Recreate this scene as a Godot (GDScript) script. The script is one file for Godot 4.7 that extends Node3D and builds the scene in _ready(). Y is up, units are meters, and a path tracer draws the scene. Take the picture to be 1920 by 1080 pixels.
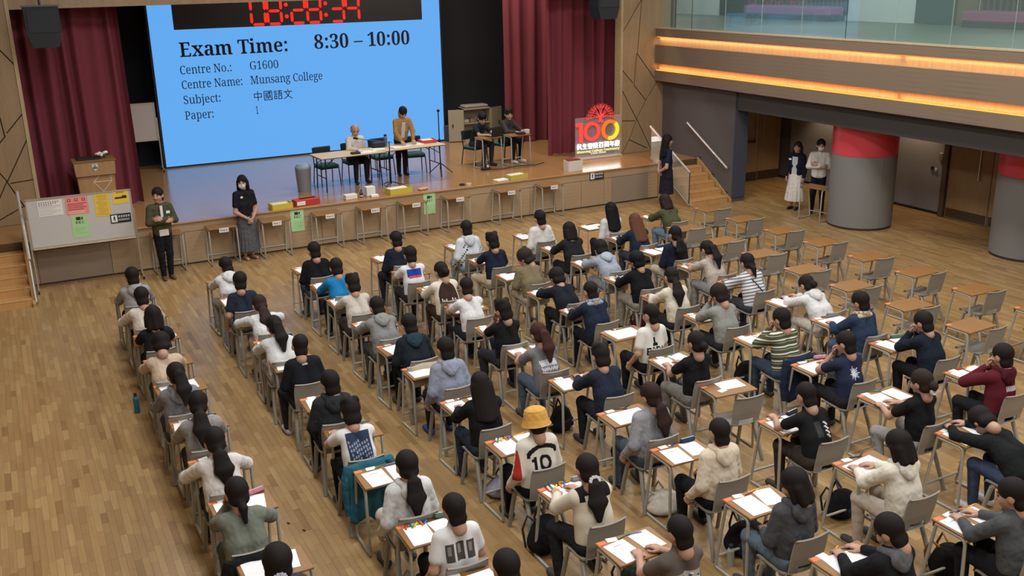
extends Node3D
# Exam hall: stage front lies at z = 0, x runs along the stage, the hall extends to +z. Units are metres.

const S := 0.845            # height of the stage deck
const EXPO := 1.0
var mats := {}
var used := {}
var rng := RandomNumberGenerator.new()
var wood_tex: Texture2D
var wood_fine: Texture2D
var cloth_bump: Texture2D
var speck_tex: Texture2D
var serif: Font
var serif_bold: Font
var sans: Font
var sans_bold: Font


func _ready() -> void:
	rng.seed = 7
	view_and_light()
	make_textures()
	build_shell()
	build_stage()
	build_proscenium()
	build_side_stairs()
	build_balcony()
	build_under_balcony()
	build_screen()
	build_stage_furniture()
	build_stage_edge()
	build_front_board()
	prepare_people()
	build_seats()
	build_staff()
	build_floor_things()


# ------------------------------------------------------------------ camera, air and light
func view_and_light() -> void:
	var cam := Camera3D.new()
	cam.name = "camera"
	cam.fov = 32.522
	cam.near = 0.1
	cam.far = 80.0
	var right := Vector3(0.88720395, -0.020077, 0.46094041)
	var down := Vector3(-0.15700651, -0.95256434, 0.26071083)
	var ahead := Vector3(0.43384111, -0.30367432, -0.84827106)
	cam.transform = Transform3D(Basis(right, -down, -ahead).orthonormalized(), Vector3(0, 5.25, 19.24))
	add_child(cam)
	cam.current = true
	var we := WorldEnvironment.new()
	we.name = "air"
	var e := Environment.new()
	e.background_mode = Environment.BG_COLOR
	e.background_color = Color(0.02, 0.02, 0.02)
	e.tonemap_mode = Environment.TONE_MAPPER_LINEAR
	e.tonemap_exposure = EXPO
	e.sdfgi_enabled = true
	e.ssao_enabled = true
	e.ssil_enabled = true
	we.environment = e
	add_child(we)


func area_light(called: String, at: Vector3, toward: Vector3, size: Vector2, color: Color, energy: float, parent: Node = self) -> void:
	var l := AreaLight3D.new()
	l.name = called
	l.area_size = size
	l.area_normalize_energy = true
	l.area_range = 60.0
	l.area_attenuation = 2.0
	l.light_color = color
	l.light_energy = energy
	l.shadow_enabled = true
	var up := Vector3.UP if absf(toward.normalized().y) < 0.9 else Vector3.FORWARD
	l.transform = Transform3D(Basis.looking_at(toward, up), at)
	parent.add_child(l, true)


# ------------------------------------------------------------------ naming and nodes
func numbered(n: String) -> String:
	if not used.has(n):
		used[n] = 0
		return n
	used[n] += 1
	return "%s_%03d" % [n, used[n]]


func tag(o: Node3D, label: String, category: String, group := "") -> void:
	o.set_meta("label", label)
	o.set_meta("category", category)
	if group:
		o.set_meta("group", group)


func thing(called: String, label: String, category: String, at := Vector3.ZERO, turn := 0.0, group := "") -> Node3D:
	var o := Node3D.new()
	o.name = numbered(called)
	add_child(o)
	o.position = at
	o.rotation.y = turn
	tag(o, label, category, group)
	return o


func part(p: Node, called: String, m: Mesh, material: Material, xf := Transform3D(), label := "") -> MeshInstance3D:
	var o := MeshInstance3D.new()
	o.name = called
	o.mesh = m
	o.material_override = material
	o.transform = xf
	p.add_child(o, true)
	if label:
		o.set_meta("label", label)
	return o


func solo(called: String, label: String, category: String, m: Mesh, material: Material, at := Vector3.ZERO, turn := 0.0, group := "") -> MeshInstance3D:
	var o := MeshInstance3D.new()
	o.name = numbered(called)
	o.mesh = m
	o.material_override = material
	add_child(o)
	o.position = at
	o.rotation.y = turn
	tag(o, label, category, group)
	return o


func struct(called: String, m: Mesh, material: Material, label := "") -> MeshInstance3D:
	var o := MeshInstance3D.new()
	o.name = numbered(called)
	o.mesh = m
	o.material_override = material
	add_child(o)
	o.set_meta("kind", "structure")
	if label:
		o.set_meta("label", label)
	return o


# ------------------------------------------------------------------ materials
func mat(c: Color, rough := 0.7, metal := 0.0, key := "") -> StandardMaterial3D:
	var k := "%s|%.3f|%.3f|%s" % [c.to_html(), rough, metal, key]
	if mats.has(k):
		return mats[k]
	var m := StandardMaterial3D.new()
	m.albedo_color = c
	m.roughness = rough
	m.metallic = metal
	mats[k] = m
	return m


func hexmat(h: String, rough := 0.7, metal := 0.0) -> StandardMaterial3D:
	return mat(Color(h), rough, metal)


func glow(c: Color, energy: float) -> StandardMaterial3D:
	var k := "glow%s%.3f" % [c.to_html(), energy]
	if mats.has(k):
		return mats[k]
	var m := StandardMaterial3D.new()
	m.albedo_color = Color(0.05, 0.05, 0.05)
	m.emission_enabled = true
	m.emission = c
	m.emission_energy_multiplier = energy
	mats[k] = m
	return m


func cloth(c: Color, key := "") -> StandardMaterial3D:
	var k := "cloth" + c.to_html() + key
	if mats.has(k):
		return mats[k]
	var m := StandardMaterial3D.new()
	m.albedo_color = c
	m.roughness = 0.95
	m.metallic_specular = 0.25
	m.heightmap_enabled = true
	m.heightmap_texture = cloth_bump
	m.heightmap_scale = 1.6
	m.uv1_triplanar = true
	m.uv1_scale = Vector3(2.2, 1.5, 2.2)
	mats[k] = m
	return m


func printed(c: Color, print_tex: Texture2D, key: String) -> StandardMaterial3D:
	var k := "printed" + key
	if mats.has(k):
		return mats[k]
	var m := StandardMaterial3D.new()
	m.albedo_color = c
	m.albedo_texture = print_tex
	m.roughness = 0.95
	m.metallic_specular = 0.25
	mats[k] = m
	return m


func wood(c: Color, rough := 0.5, scale := Vector3(1.2, 1.2, 1.2), key := "") -> StandardMaterial3D:
	var k := "wood%s%.2f%s%s" % [c.to_html(), rough, scale, key]
	if mats.has(k):
		return mats[k]
	var m := StandardMaterial3D.new()
	m.albedo_color = c
	m.albedo_texture = wood_tex
	m.roughness = rough
	m.uv1_triplanar = true
	m.uv1_world_triplanar = true
	m.uv1_scale = scale
	mats[k] = m
	return m


func glass(c: Color, a: float) -> StandardMaterial3D:
	var k := "glass%s%.2f" % [c.to_html(), a]
	if mats.has(k):
		return mats[k]
	var m := StandardMaterial3D.new()
	m.transparency = BaseMaterial3D.TRANSPARENCY_ALPHA
	m.albedo_color = Color(c.r, c.g, c.b, a)
	m.roughness = 0.03
	mats[k] = m
	return m


func streak_image(w: int, h: int, lo: float, hi: float, stretch: float, sd: int) -> ImageTexture:
	# pale grain: long streaks along v with a fine cross noise
	var a := FastNoiseLite.new()
	a.seed = sd
	a.frequency = 0.02
	var b := FastNoiseLite.new()
	b.seed = sd + 5
	b.frequency = 0.09
	var im := Image.create(w, h, false, Image.FORMAT_RGB8)
	for y in h:
		for x in w:
			var ang := TAU * x / w
			var bng := TAU * y / h
			var q := Vector3(cos(ang) * 60.0, sin(ang) * 60.0, sin(bng) * stretch)
			var v := 0.5 + 0.5 * (a.get_noise_3dv(q) * 0.6 + b.get_noise_3dv(q * 1.7) * 0.5)
			v = lerpf(lo, hi, clampf(v, 0, 1))
			im.set_pixel(x, y, Color(v, v, v))
	return ImageTexture.create_from_image(im)


func make_textures() -> void:
	wood_tex = streak_image(256, 256, 0.80, 1.0, 9.0, 11)
	wood_fine = streak_image(128, 128, 0.86, 1.0, 5.0, 23)
	var n := FastNoiseLite.new()
	n.seed = 3
	n.frequency = 0.022
	n.fractal_octaves = 2
	var nt := NoiseTexture2D.new()
	nt.width = 256
	nt.height = 256
	nt.seamless = true
	nt.noise = n
	cloth_bump = nt
	serif = SystemFont.new()
	serif.font_names = PackedStringArray(["Droid Serif"])
	serif_bold = SystemFont.new()
	serif_bold.font_names = PackedStringArray(["Droid Serif"])
	serif_bold.font_weight = 700
	sans = SystemFont.new()
	sans.font_names = PackedStringArray(["Droid Sans"])
	sans_bold = SystemFont.new()
	sans_bold.font_names = PackedStringArray(["Droid Sans"])
	sans_bold.font_weight = 700


# ------------------------------------------------------------------ mesh tools
func begin() -> SurfaceTool:
	var s := SurfaceTool.new()
	s.begin(Mesh.PRIMITIVE_TRIANGLES)
	return s


func tri(s: SurfaceTool, a: Vector3, b: Vector3, c: Vector3, na: Vector3, nb: Vector3, nc: Vector3) -> void:
	if (b - a).cross(c - a).dot(na + nb + nc) > 0.0:
		s.set_normal(na); s.add_vertex(a)
		s.set_normal(nc); s.add_vertex(c)
		s.set_normal(nb); s.add_vertex(b)
	else:
		s.set_normal(na); s.add_vertex(a)
		s.set_normal(nb); s.add_vertex(b)
		s.set_normal(nc); s.add_vertex(c)


func quad(s: SurfaceTool, a: Vector3, b: Vector3, c: Vector3, d: Vector3, n: Vector3) -> void:
	tri(s, a, b, c, n, n, n)
	tri(s, a, c, d, n, n, n)


func box(s: SurfaceTool, c: Vector3, size: Vector3, basis := Basis.IDENTITY) -> void:
	var h := size * 0.5
	for ax in 3:
		for sg in [-1.0, 1.0]:
			var n := Vector3.ZERO
			n[ax] = sg
			var u := Vector3.ZERO
			u[(ax + 1) % 3] = h[(ax + 1) % 3]
			var v := Vector3.ZERO
			v[(ax + 2) % 3] = h[(ax + 2) % 3]
			var o: Vector3 = n * h[ax]
			quad(s, c + basis * (o - u - v), c + basis * (o + u - v), c + basis * (o + u + v), c + basis * (o - u + v), basis * n)


func span(s: SurfaceTool, lo: Vector3, hi: Vector3) -> void:
	box(s, (lo + hi) * 0.5, (hi - lo).abs())


func cbox(s: SurfaceTool, c: Vector3, size: Vector3, ch: float, basis := Basis.IDENTITY) -> void:
	# box with chamfered edges
	var h := size * 0.5
	ch = minf(ch, minf(h.x, minf(h.y, h.z)) * 0.9)
	for ax in 3:
		var b1 := (ax + 1) % 3
		var b2 := (ax + 2) % 3
		for sg in [-1.0, 1.0]:
			var n := Vector3.ZERO
			n[ax] = sg
			var u := Vector3.ZERO
			u[b1] = h[b1] - ch
			var v := Vector3.ZERO
			v[b2] = h[b2] - ch
			var o: Vector3 = n * h[ax]
			quad(s, c + basis * (o - u - v), c + basis * (o + u - v), c + basis * (o + u + v), c + basis * (o - u + v), basis * n)
		for s1 in [-1.0, 1.0]:
			for s2 in [-1.0, 1.0]:
				var p := Vector3.ZERO
				p[b1] = s1 * h[b1]
				p[b2] = s2 * (h[b2] - ch)
				var q := Vector3.ZERO
				q[b1] = s1 * (h[b1] - ch)
				q[b2] = s2 * h[b2]
				var w := Vector3.ZERO
				w[ax] = h[ax] - ch
				var n := Vector3.ZERO
				n[b1] = s1
				n[b2] = s2
				quad(s, c + basis * (p - w), c + basis * (p + w), c + basis * (q + w), c + basis * (q - w), basis * n.normalized())
	for sx in [-1.0, 1.0]:
		for sy in [-1.0, 1.0]:
			for sz in [-1.0, 1.0]:
				var g := Vector3(sx, sy, sz)
				var a := Vector3(sx * h.x, sy * (h.y - ch), sz * (h.z - ch))
				var b := Vector3(sx * (h.x - ch), sy * h.y, sz * (h.z - ch))
				var d := Vector3(sx * (h.x - ch), sy * (h.y - ch), sz * h.z)
				var n: Vector3 = basis * g.normalized()
				tri(s, c + basis * a, c + basis * b, c + basis * d, n, n, n)


func tube(s: SurfaceTool, pts: Array, r: float, sides := 8, r_end := -1.0, caps := true) -> void:
	var n := pts.size()
	if r_end < 0.0:
		r_end = r
	var rings := []
	var dirs := []
	var u := Vector3.ZERO
	for i in n:
		var d: Vector3
		if i == 0:
			d = pts[1] - pts[0]
		elif i == n - 1:
			d = pts[n - 1] - pts[n - 2]
		else:
			d = (pts[i + 1] - pts[i]).normalized() + (pts[i] - pts[i - 1]).normalized()
		d = d.normalized()
		if i == 0:
			u = d.cross(Vector3.UP if absf(d.y) < 0.9 else Vector3.RIGHT).normalized()
		else:
			u = (u - d * u.dot(d)).normalized()
		var v := d.cross(u)
		var ring := []
		var nr := []
		var rr := lerpf(r, r_end, float(i) / (n - 1))
		for k in sides:
			var a := TAU * k / sides
			var nn := u * cos(a) + v * sin(a)
			ring.append(pts[i] + nn * rr)
			nr.append(nn)
		rings.append(ring)
		dirs.append(nr)
		if caps and (i == 0 or i == n - 1):
			var cn: Vector3 = -d if i == 0 else d
			for k in sides:
				tri(s, pts[i], ring[k], ring[(k + 1) % sides], cn, cn, cn)
	for i in n - 1:
		for k in sides:
			var k2 := (k + 1) % sides
			tri(s, rings[i][k], rings[i + 1][k], rings[i + 1][k2], dirs[i][k], dirs[i + 1][k], dirs[i + 1][k2])
			tri(s, rings[i][k], rings[i + 1][k2], rings[i][k2], dirs[i][k], dirs[i + 1][k2], dirs[i][k2])


func lathe(s: SurfaceTool, prof: Array, sides := 24, c := Vector3.ZERO) -> void:
	# prof: [radius, y] from bottom to top
	for i in prof.size() - 1:
		var p: Array = prof[i]
		var q: Array = prof[i + 1]
		var dn := Vector2(q[1] - p[1], -(q[0] - p[0])).normalized()
		for k in sides:
			var a := TAU * k / sides
			var b := TAU * (k + 1) / sides
			var na := Vector3(cos(a) * dn.x, dn.y, sin(a) * dn.x)
			var nb := Vector3(cos(b) * dn.x, dn.y, sin(b) * dn.x)
			var p0 := c + Vector3(cos(a) * p[0], p[1], sin(a) * p[0])
			var p1 := c + Vector3(cos(b) * p[0], p[1], sin(b) * p[0])
			var q0 := c + Vector3(cos(a) * q[0], q[1], sin(a) * q[0])
			var q1 := c + Vector3(cos(b) * q[0], q[1], sin(b) * q[0])
			if p[0] > 0.0001:
				tri(s, p0, p1, q1, na, nb, nb)
			if q[0] > 0.0001:
				tri(s, p0, q1, q0, na, nb, na)


func prism(s: SurfaceTool, poly: PackedVector2Array, depth: float, xf := Transform3D()) -> void:
	# polygon in the local xy plane, thick along +z
	var id := Geometry2D.triangulate_polygon(poly)
	var nf := (xf.basis * Vector3.BACK).normalized()
	for i in range(0, id.size(), 3):
		var a := poly[id[i]]
		var b := poly[id[i + 1]]
		var c := poly[id[i + 2]]
		for z in [0.0, depth]:
			var n := -nf if z == 0.0 else nf
			tri(s, xf * Vector3(a.x, a.y, z), xf * Vector3(b.x, b.y, z), xf * Vector3(c.x, c.y, z), n, n, n)
	var turn := -1.0 if Geometry2D.is_polygon_clockwise(poly) else 1.0
	for i in poly.size():
		var a := poly[i]
		var b := poly[(i + 1) % poly.size()]
		var d := b - a
		var n := (xf.basis * Vector3(d.y * turn, -d.x * turn, 0)).normalized()
		quad(s, xf * Vector3(a.x, a.y, 0), xf * Vector3(b.x, b.y, 0), xf * Vector3(b.x, b.y, depth), xf * Vector3(a.x, a.y, depth), n)


func boxmesh(size: Vector3, ch := 0.0, c := Vector3.ZERO) -> Mesh:
	var s := begin()
	if ch > 0.0:
		cbox(s, c, size, ch)
	else:
		box(s, c, size)
	return s.commit()


func spanmesh(lo: Vector3, hi: Vector3) -> Mesh:
	var s := begin()
	span(s, lo, hi)
	return s.commit()


func tubemesh(pts: Array, r: float, sides := 8, r_end := -1.0) -> Mesh:
	var s := begin()
	tube(s, pts, r, sides, r_end)
	return s.commit()


func lathemesh(prof: Array, sides := 24) -> Mesh:
	var s := begin()
	lathe(s, prof, sides)
	return s.commit()


func sheet(size: Vector2, thick := 0.0015) -> Mesh:
	# a thin upright sheet in the xy plane, its front towards +z, mapped 0..1
	var s := begin()
	var h := size * 0.5
	var z := thick
	var p := [Vector3(-h.x, -h.y, z), Vector3(h.x, -h.y, z), Vector3(h.x, h.y, z), Vector3(-h.x, h.y, z)]
	var uv := [Vector2(0, 1), Vector2(1, 1), Vector2(1, 0), Vector2(0, 0)]
	for t in [[0, 2, 1], [0, 3, 2]]:
		for i in t:
			s.set_normal(Vector3.BACK)
			s.set_uv(uv[i])
			s.add_vertex(p[i])
	s.set_uv(Vector2(0.01, 0.01))
	for e in 4:
		var a: Vector3 = p[e]
		var b: Vector3 = p[(e + 1) % 4]
		var n := (b - a).cross(Vector3.BACK).normalized()
		quad(s, a, b, b - Vector3(0, 0, z), a - Vector3(0, 0, z), n)
	quad(s, p[0] - Vector3(0, 0, z), p[1] - Vector3(0, 0, z), p[2] - Vector3(0, 0, z), p[3] - Vector3(0, 0, z), Vector3.FORWARD)
	return s.commit()


func lettering(p: Node, called: String, words: String, font: Font, x0: float, x1: float, y: float, cap: float, z: float, material: Material, depth := 0.004) -> MeshInstance3D:
	# raised or printed letters fitted between x0 and x1 with their base line at y
	var ref := TextMesh.new()
	ref.font = font
	ref.font_size = 64
	ref.pixel_size = 0.01
	ref.depth = 0.01
	ref.text = "E"
	ref.horizontal_alignment = HORIZONTAL_ALIGNMENT_LEFT
	ref.vertical_alignment = VERTICAL_ALIGNMENT_BOTTOM
	var rb := ref.get_aabb()
	var t := TextMesh.new()
	t.font = font
	t.font_size = 64
	t.pixel_size = 0.01
	t.depth = 0.01
	t.curve_step = 1.5
	t.text = words
	t.horizontal_alignment = HORIZONTAL_ALIGNMENT_LEFT
	t.vertical_alignment = VERTICAL_ALIGNMENT_BOTTOM
	var b := t.get_aabb()
	var sx := (x1 - x0) / b.size.x
	var sy := cap / rb.size.y
	var xf := Transform3D(Basis.from_scale(Vector3(sx, sy, depth / 0.01)), Vector3(x0 - b.position.x * sx, y - rb.position.y * sy, z))
	var m := ArrayMesh.new()
	m.add_surface_from_arrays(Mesh.PRIMITIVE_TRIANGLES, t.surface_get_arrays(0))
	return part(p, called, m, material, xf)


func image(w: int, h: int, c: Color) -> Image:
	var im := Image.create(w, h, false, Image.FORMAT_RGB8)
	im.fill(c)
	return im


func papermat(im: Image, key: String) -> StandardMaterial3D:
	if mats.has("paper" + key):
		return mats["paper" + key]
	var m := StandardMaterial3D.new()
	m.albedo_texture = ImageTexture.create_from_image(im)
	m.roughness = 0.8
	mats["paper" + key] = m
	return m


func strokes(s: SurfaceTool, lines: Array, at: Vector3, size: float, w: float, depth: float) -> void:
	# glyph from straight strokes in a unit square
	for l in lines:
		var a := Vector2(l[0], l[1]) * size
		var b := Vector2(l[2], l[3]) * size
		var d := (b - a).normalized()
		var c := (a + b) * 0.5
		var basis := Basis(Vector3(d.x, d.y, 0), Vector3(-d.y, d.x, 0), Vector3.BACK)
		box(s, at + Vector3(c.x, c.y, depth * 0.5), Vector3((b - a).length() + w * 0.6, w, depth), basis)


# ------------------------------------------------------------------ the hall
const OAK := [Color(0.383, 0.235, 0.096), Color(0.443, 0.279, 0.117), Color(0.416, 0.257, 0.106), Color(0.486, 0.314, 0.135), Color(0.324, 0.189, 0.076), Color(0.400, 0.251, 0.108)]


func plank_mat(tone: int) -> StandardMaterial3D:
	var c: Color = OAK[tone]
	var m := wood(c.linear_to_srgb(), 0.32, Vector3(2.0, 2.0, 0.9), "floor")
	m.metallic_specular = 0.45
	return m


func build_shell() -> void:
	# floor slab with oak strips laid towards the stage
	var under := hexmat("3a2a18", 0.8)
	var fl := struct("floor", spanmesh(Vector3(-1.6, -0.2, -0.6), Vector3(18.2, -0.008, 16.0)), under, "oak strip parquet floor of the hall")
	struct("floor", spanmesh(Vector3(-1.6, -0.2, 16.0), Vector3(18.2, 0.0, 21.6)), wood(OAK[2].linear_to_srgb(), 0.32, Vector3(2.0, 2.0, 0.9)), "parquet floor at the back of the hall")
	var lens := [0.22, 0.30, 0.38, 0.46, 0.56]
	var w := 0.066
	var pv := PackedVector3Array()
	var pn := PackedVector3Array()
	var pc := PackedColorArray()
	var singles := []
	var cx := Vector3(0, 5.25, 19.24)
	var x := -1.5
	while x < 18.1:
		var z := -0.5 - rng.randf() * 0.4
		while z < 15.95:
			var li := rng.randi() % 5
			var l: float = lens[li]
			var tone := rng.randi() % 6
			if tone == 4 and rng.randf() < 0.6:
				tone = 0
			var c := Vector3(x + w * 0.5, 0, z + l * 0.5)
			if x > -0.2 and x < 0.98 and z > 8.6 and z < 12.75:
				singles.append([c, li, tone, c.distance_to(cx)])
			else:
				strip(pv, pn, pc, c, w - 0.0012, l - 0.0015, OAK[tone])
			z += l
		x += w
	singles.sort_custom(func(a, b): return a[3] < b[3])
	var shapes := []
	for l in lens:
		var a := PackedVector3Array()
		var b := PackedVector3Array()
		var k := PackedColorArray()
		strip(a, b, k, Vector3.ZERO, w - 0.0012, l - 0.0015, Color.WHITE)
		shapes.append(arrays(a, b, k))
	for i in singles.size():
		var q: Array = singles[i]
		if i < 300:
			part(fl, "plank", shapes[q[1]], plank_mat(q[2]), Transform3D(Basis.IDENTITY, q[0]))
		else:
			strip(pv, pn, pc, q[0], w - 0.0012, lens[q[1]] - 0.0015, OAK[q[2]])
	var rest := wood(Color.WHITE, 0.32, Vector3(2.0, 2.0, 0.9), "rest")
	rest.vertex_color_use_as_albedo = true
	rest.metallic_specular = 0.45
	var o := part(fl, "parquet_strips", arrays(pv, pn, pc), rest)
	o.set_meta("kind", "stuff")

	var plaster := hexmat("8f867a", 0.9)
	var timber := wood(Color("a58a66"), 0.55, Vector3(0.7, 0.7, 0.7))
	struct("wall_left", spanmesh(Vector3(-1.6, 0, -1.5), Vector3(-1.4, 7.4, 21.6)), timber, "timber side wall behind the left stairs")
	struct("wall_back", spanmesh(Vector3(-1.6, 0, 21.4), Vector3(20.6, 7.4, 21.6)), plaster)
	struct("ceiling", spanmesh(Vector3(-1.6, 7.2, -7.2), Vector3(20.8, 7.4, 21.6)), hexmat("bdb7ac", 0.9))
	# stage house
	var black := hexmat("17171a", 0.95)
	struct("wall_stage_back", spanmesh(Vector3(-1.6, 0, -7.2), Vector3(15.4, 7.3, -7.0)), black, "black back wall of the stage")
	struct("wall_stage_left", spanmesh(Vector3(-1.6, 0, -7.2), Vector3(-1.4, 7.3, -1.5)), black)
	struct("wall_stage_right", spanmesh(Vector3(15.2, 0, -7.2), Vector3(15.4, 7.3, -1.55)), black)
	# ceiling lamps of the hall
	var gi := 0
	for zi in 5:
		for xi in 3:
			var at := Vector3(2.2 + xi * 4.9, 7.1, 3.0 + zi * 4.1)
			var t := thing("ceiling_lamp", "white flush ceiling lamp panel over the exam desks", "lamp", at, 0, "ceiling lamp panels of the hall")
			part(t, "housing", boxmesh(Vector3(1.5, 0.09, 1.5), 0.01, Vector3(0, 0.05, 0)), hexmat("c8c8c8"))
			part(t, "diffuser", boxmesh(Vector3(1.4, 0.02, 1.4), 0.0, Vector3(0, -0.005, 0)), glow(Color(1.0, 0.95, 0.87), 2.0))
			area_light("lamp_light", Vector3(0, -0.03, 0), Vector3.DOWN, Vector2(1.4, 1.4), Color(0.98, 0.985, 1.0), LAMP, t)
			gi += 1


const LAMP := 14.0


func strip(pv: PackedVector3Array, pn: PackedVector3Array, pc: PackedColorArray, c: Vector3, w: float, l: float, col: Color) -> void:
	var h := 0.5 * w
	var g := 0.5 * l
	var top := [c + Vector3(-h, 0, -g), c + Vector3(h, 0, -g), c + Vector3(h, 0, g), c + Vector3(-h, 0, g)]
	for i in [0, 1, 2, 0, 2, 3]:
		pv.append(top[i])
		pn.append(Vector3.UP)
		pc.append(col)
	var nn := [Vector3.FORWARD, Vector3.RIGHT, Vector3.BACK, Vector3.LEFT]
	for e in 4:
		var a: Vector3 = top[e]
		var b: Vector3 = top[(e + 1) % 4]
		var d := Vector3(0, -0.008, 0)
		for v in [a, b + d, b, a, a + d, b + d]:
			pv.append(v)
			pn.append(nn[e])
			pc.append(col)


func arrays(v: PackedVector3Array, n: PackedVector3Array, c: PackedColorArray) -> ArrayMesh:
	var a := []
	a.resize(Mesh.ARRAY_MAX)
	a[Mesh.ARRAY_VERTEX] = v
	a[Mesh.ARRAY_NORMAL] = n
	a[Mesh.ARRAY_COLOR] = c
	var m := ArrayMesh.new()
	m.add_surface_from_arrays(Mesh.PRIMITIVE_TRIANGLES, a)
	return m


func build_stage() -> void:
	var st := thing("stage", "raised wooden stage with panelled front facing the exam desks", "stage")
	var deck := wood(Color("b48757"), 0.19, Vector3(0.05, 9, 9), "deck")
	deck.metallic_specular = 0.5
	var deck_parts := begin()
	# deck boards run along the stage; each board is a strip with a fine joint
	span(deck_parts, Vector3(-1.4, 0.0, -7.0), Vector3(15.2, S - 0.012, -0.02))
	part(st, "platform", deck_parts.commit(), hexmat("5a4028"))
	var bm := begin()
	var z := -6.98
	while z < -0.06:
		span(bm, Vector3(-1.4, S - 0.012, z), Vector3(15.2, S, minf(z + 0.138, -0.05)))
		z += 0.14
	var bo := part(st, "deck_boards", bm.commit(), deck)
	bo.set_meta("kind", "stuff")
	part(st, "nosing", boxmesh(Vector3(13.83, 0.035, 0.09), 0.008, Vector3(6.935, S - 0.0165, -0.005)), wood(Color("b5854f"), 0.3))
	var face := wood(Color("b59a78"), 0.5, Vector3(0.03, 12, 0.03))
	part(st, "top_rail", boxmesh(Vector3(13.8, 0.17, 0.03), 0.004, Vector3(6.95, 0.735, 0.0)), face)
	part(st, "plinth", boxmesh(Vector3(13.8, 0.03, 0.02), 0.0, Vector3(6.95, 0.015, -0.012)), hexmat("3b2c1e"))
	var cuts := [0.05, 0.2, 1.45, 2.8, 4.15, 5.5, 6.9, 8.27, 9.64, 10.34, 11.0, 11.69, 12.31, 12.53, 13.55, 13.85]
	for i in cuts.size() - 1:
		var a: float = cuts[i]
		var b: float = cuts[i + 1]
		var vent := i == 1 or i == 13
		part(st, "vent_panel" if vent else "front_panel", boxmesh(Vector3(b - a - 0.006, 0.61, 0.02), 0.003, Vector3((a + b) / 2, 0.338, 0.0)), hexmat("8c7b68", 0.8) if vent else face)


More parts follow.
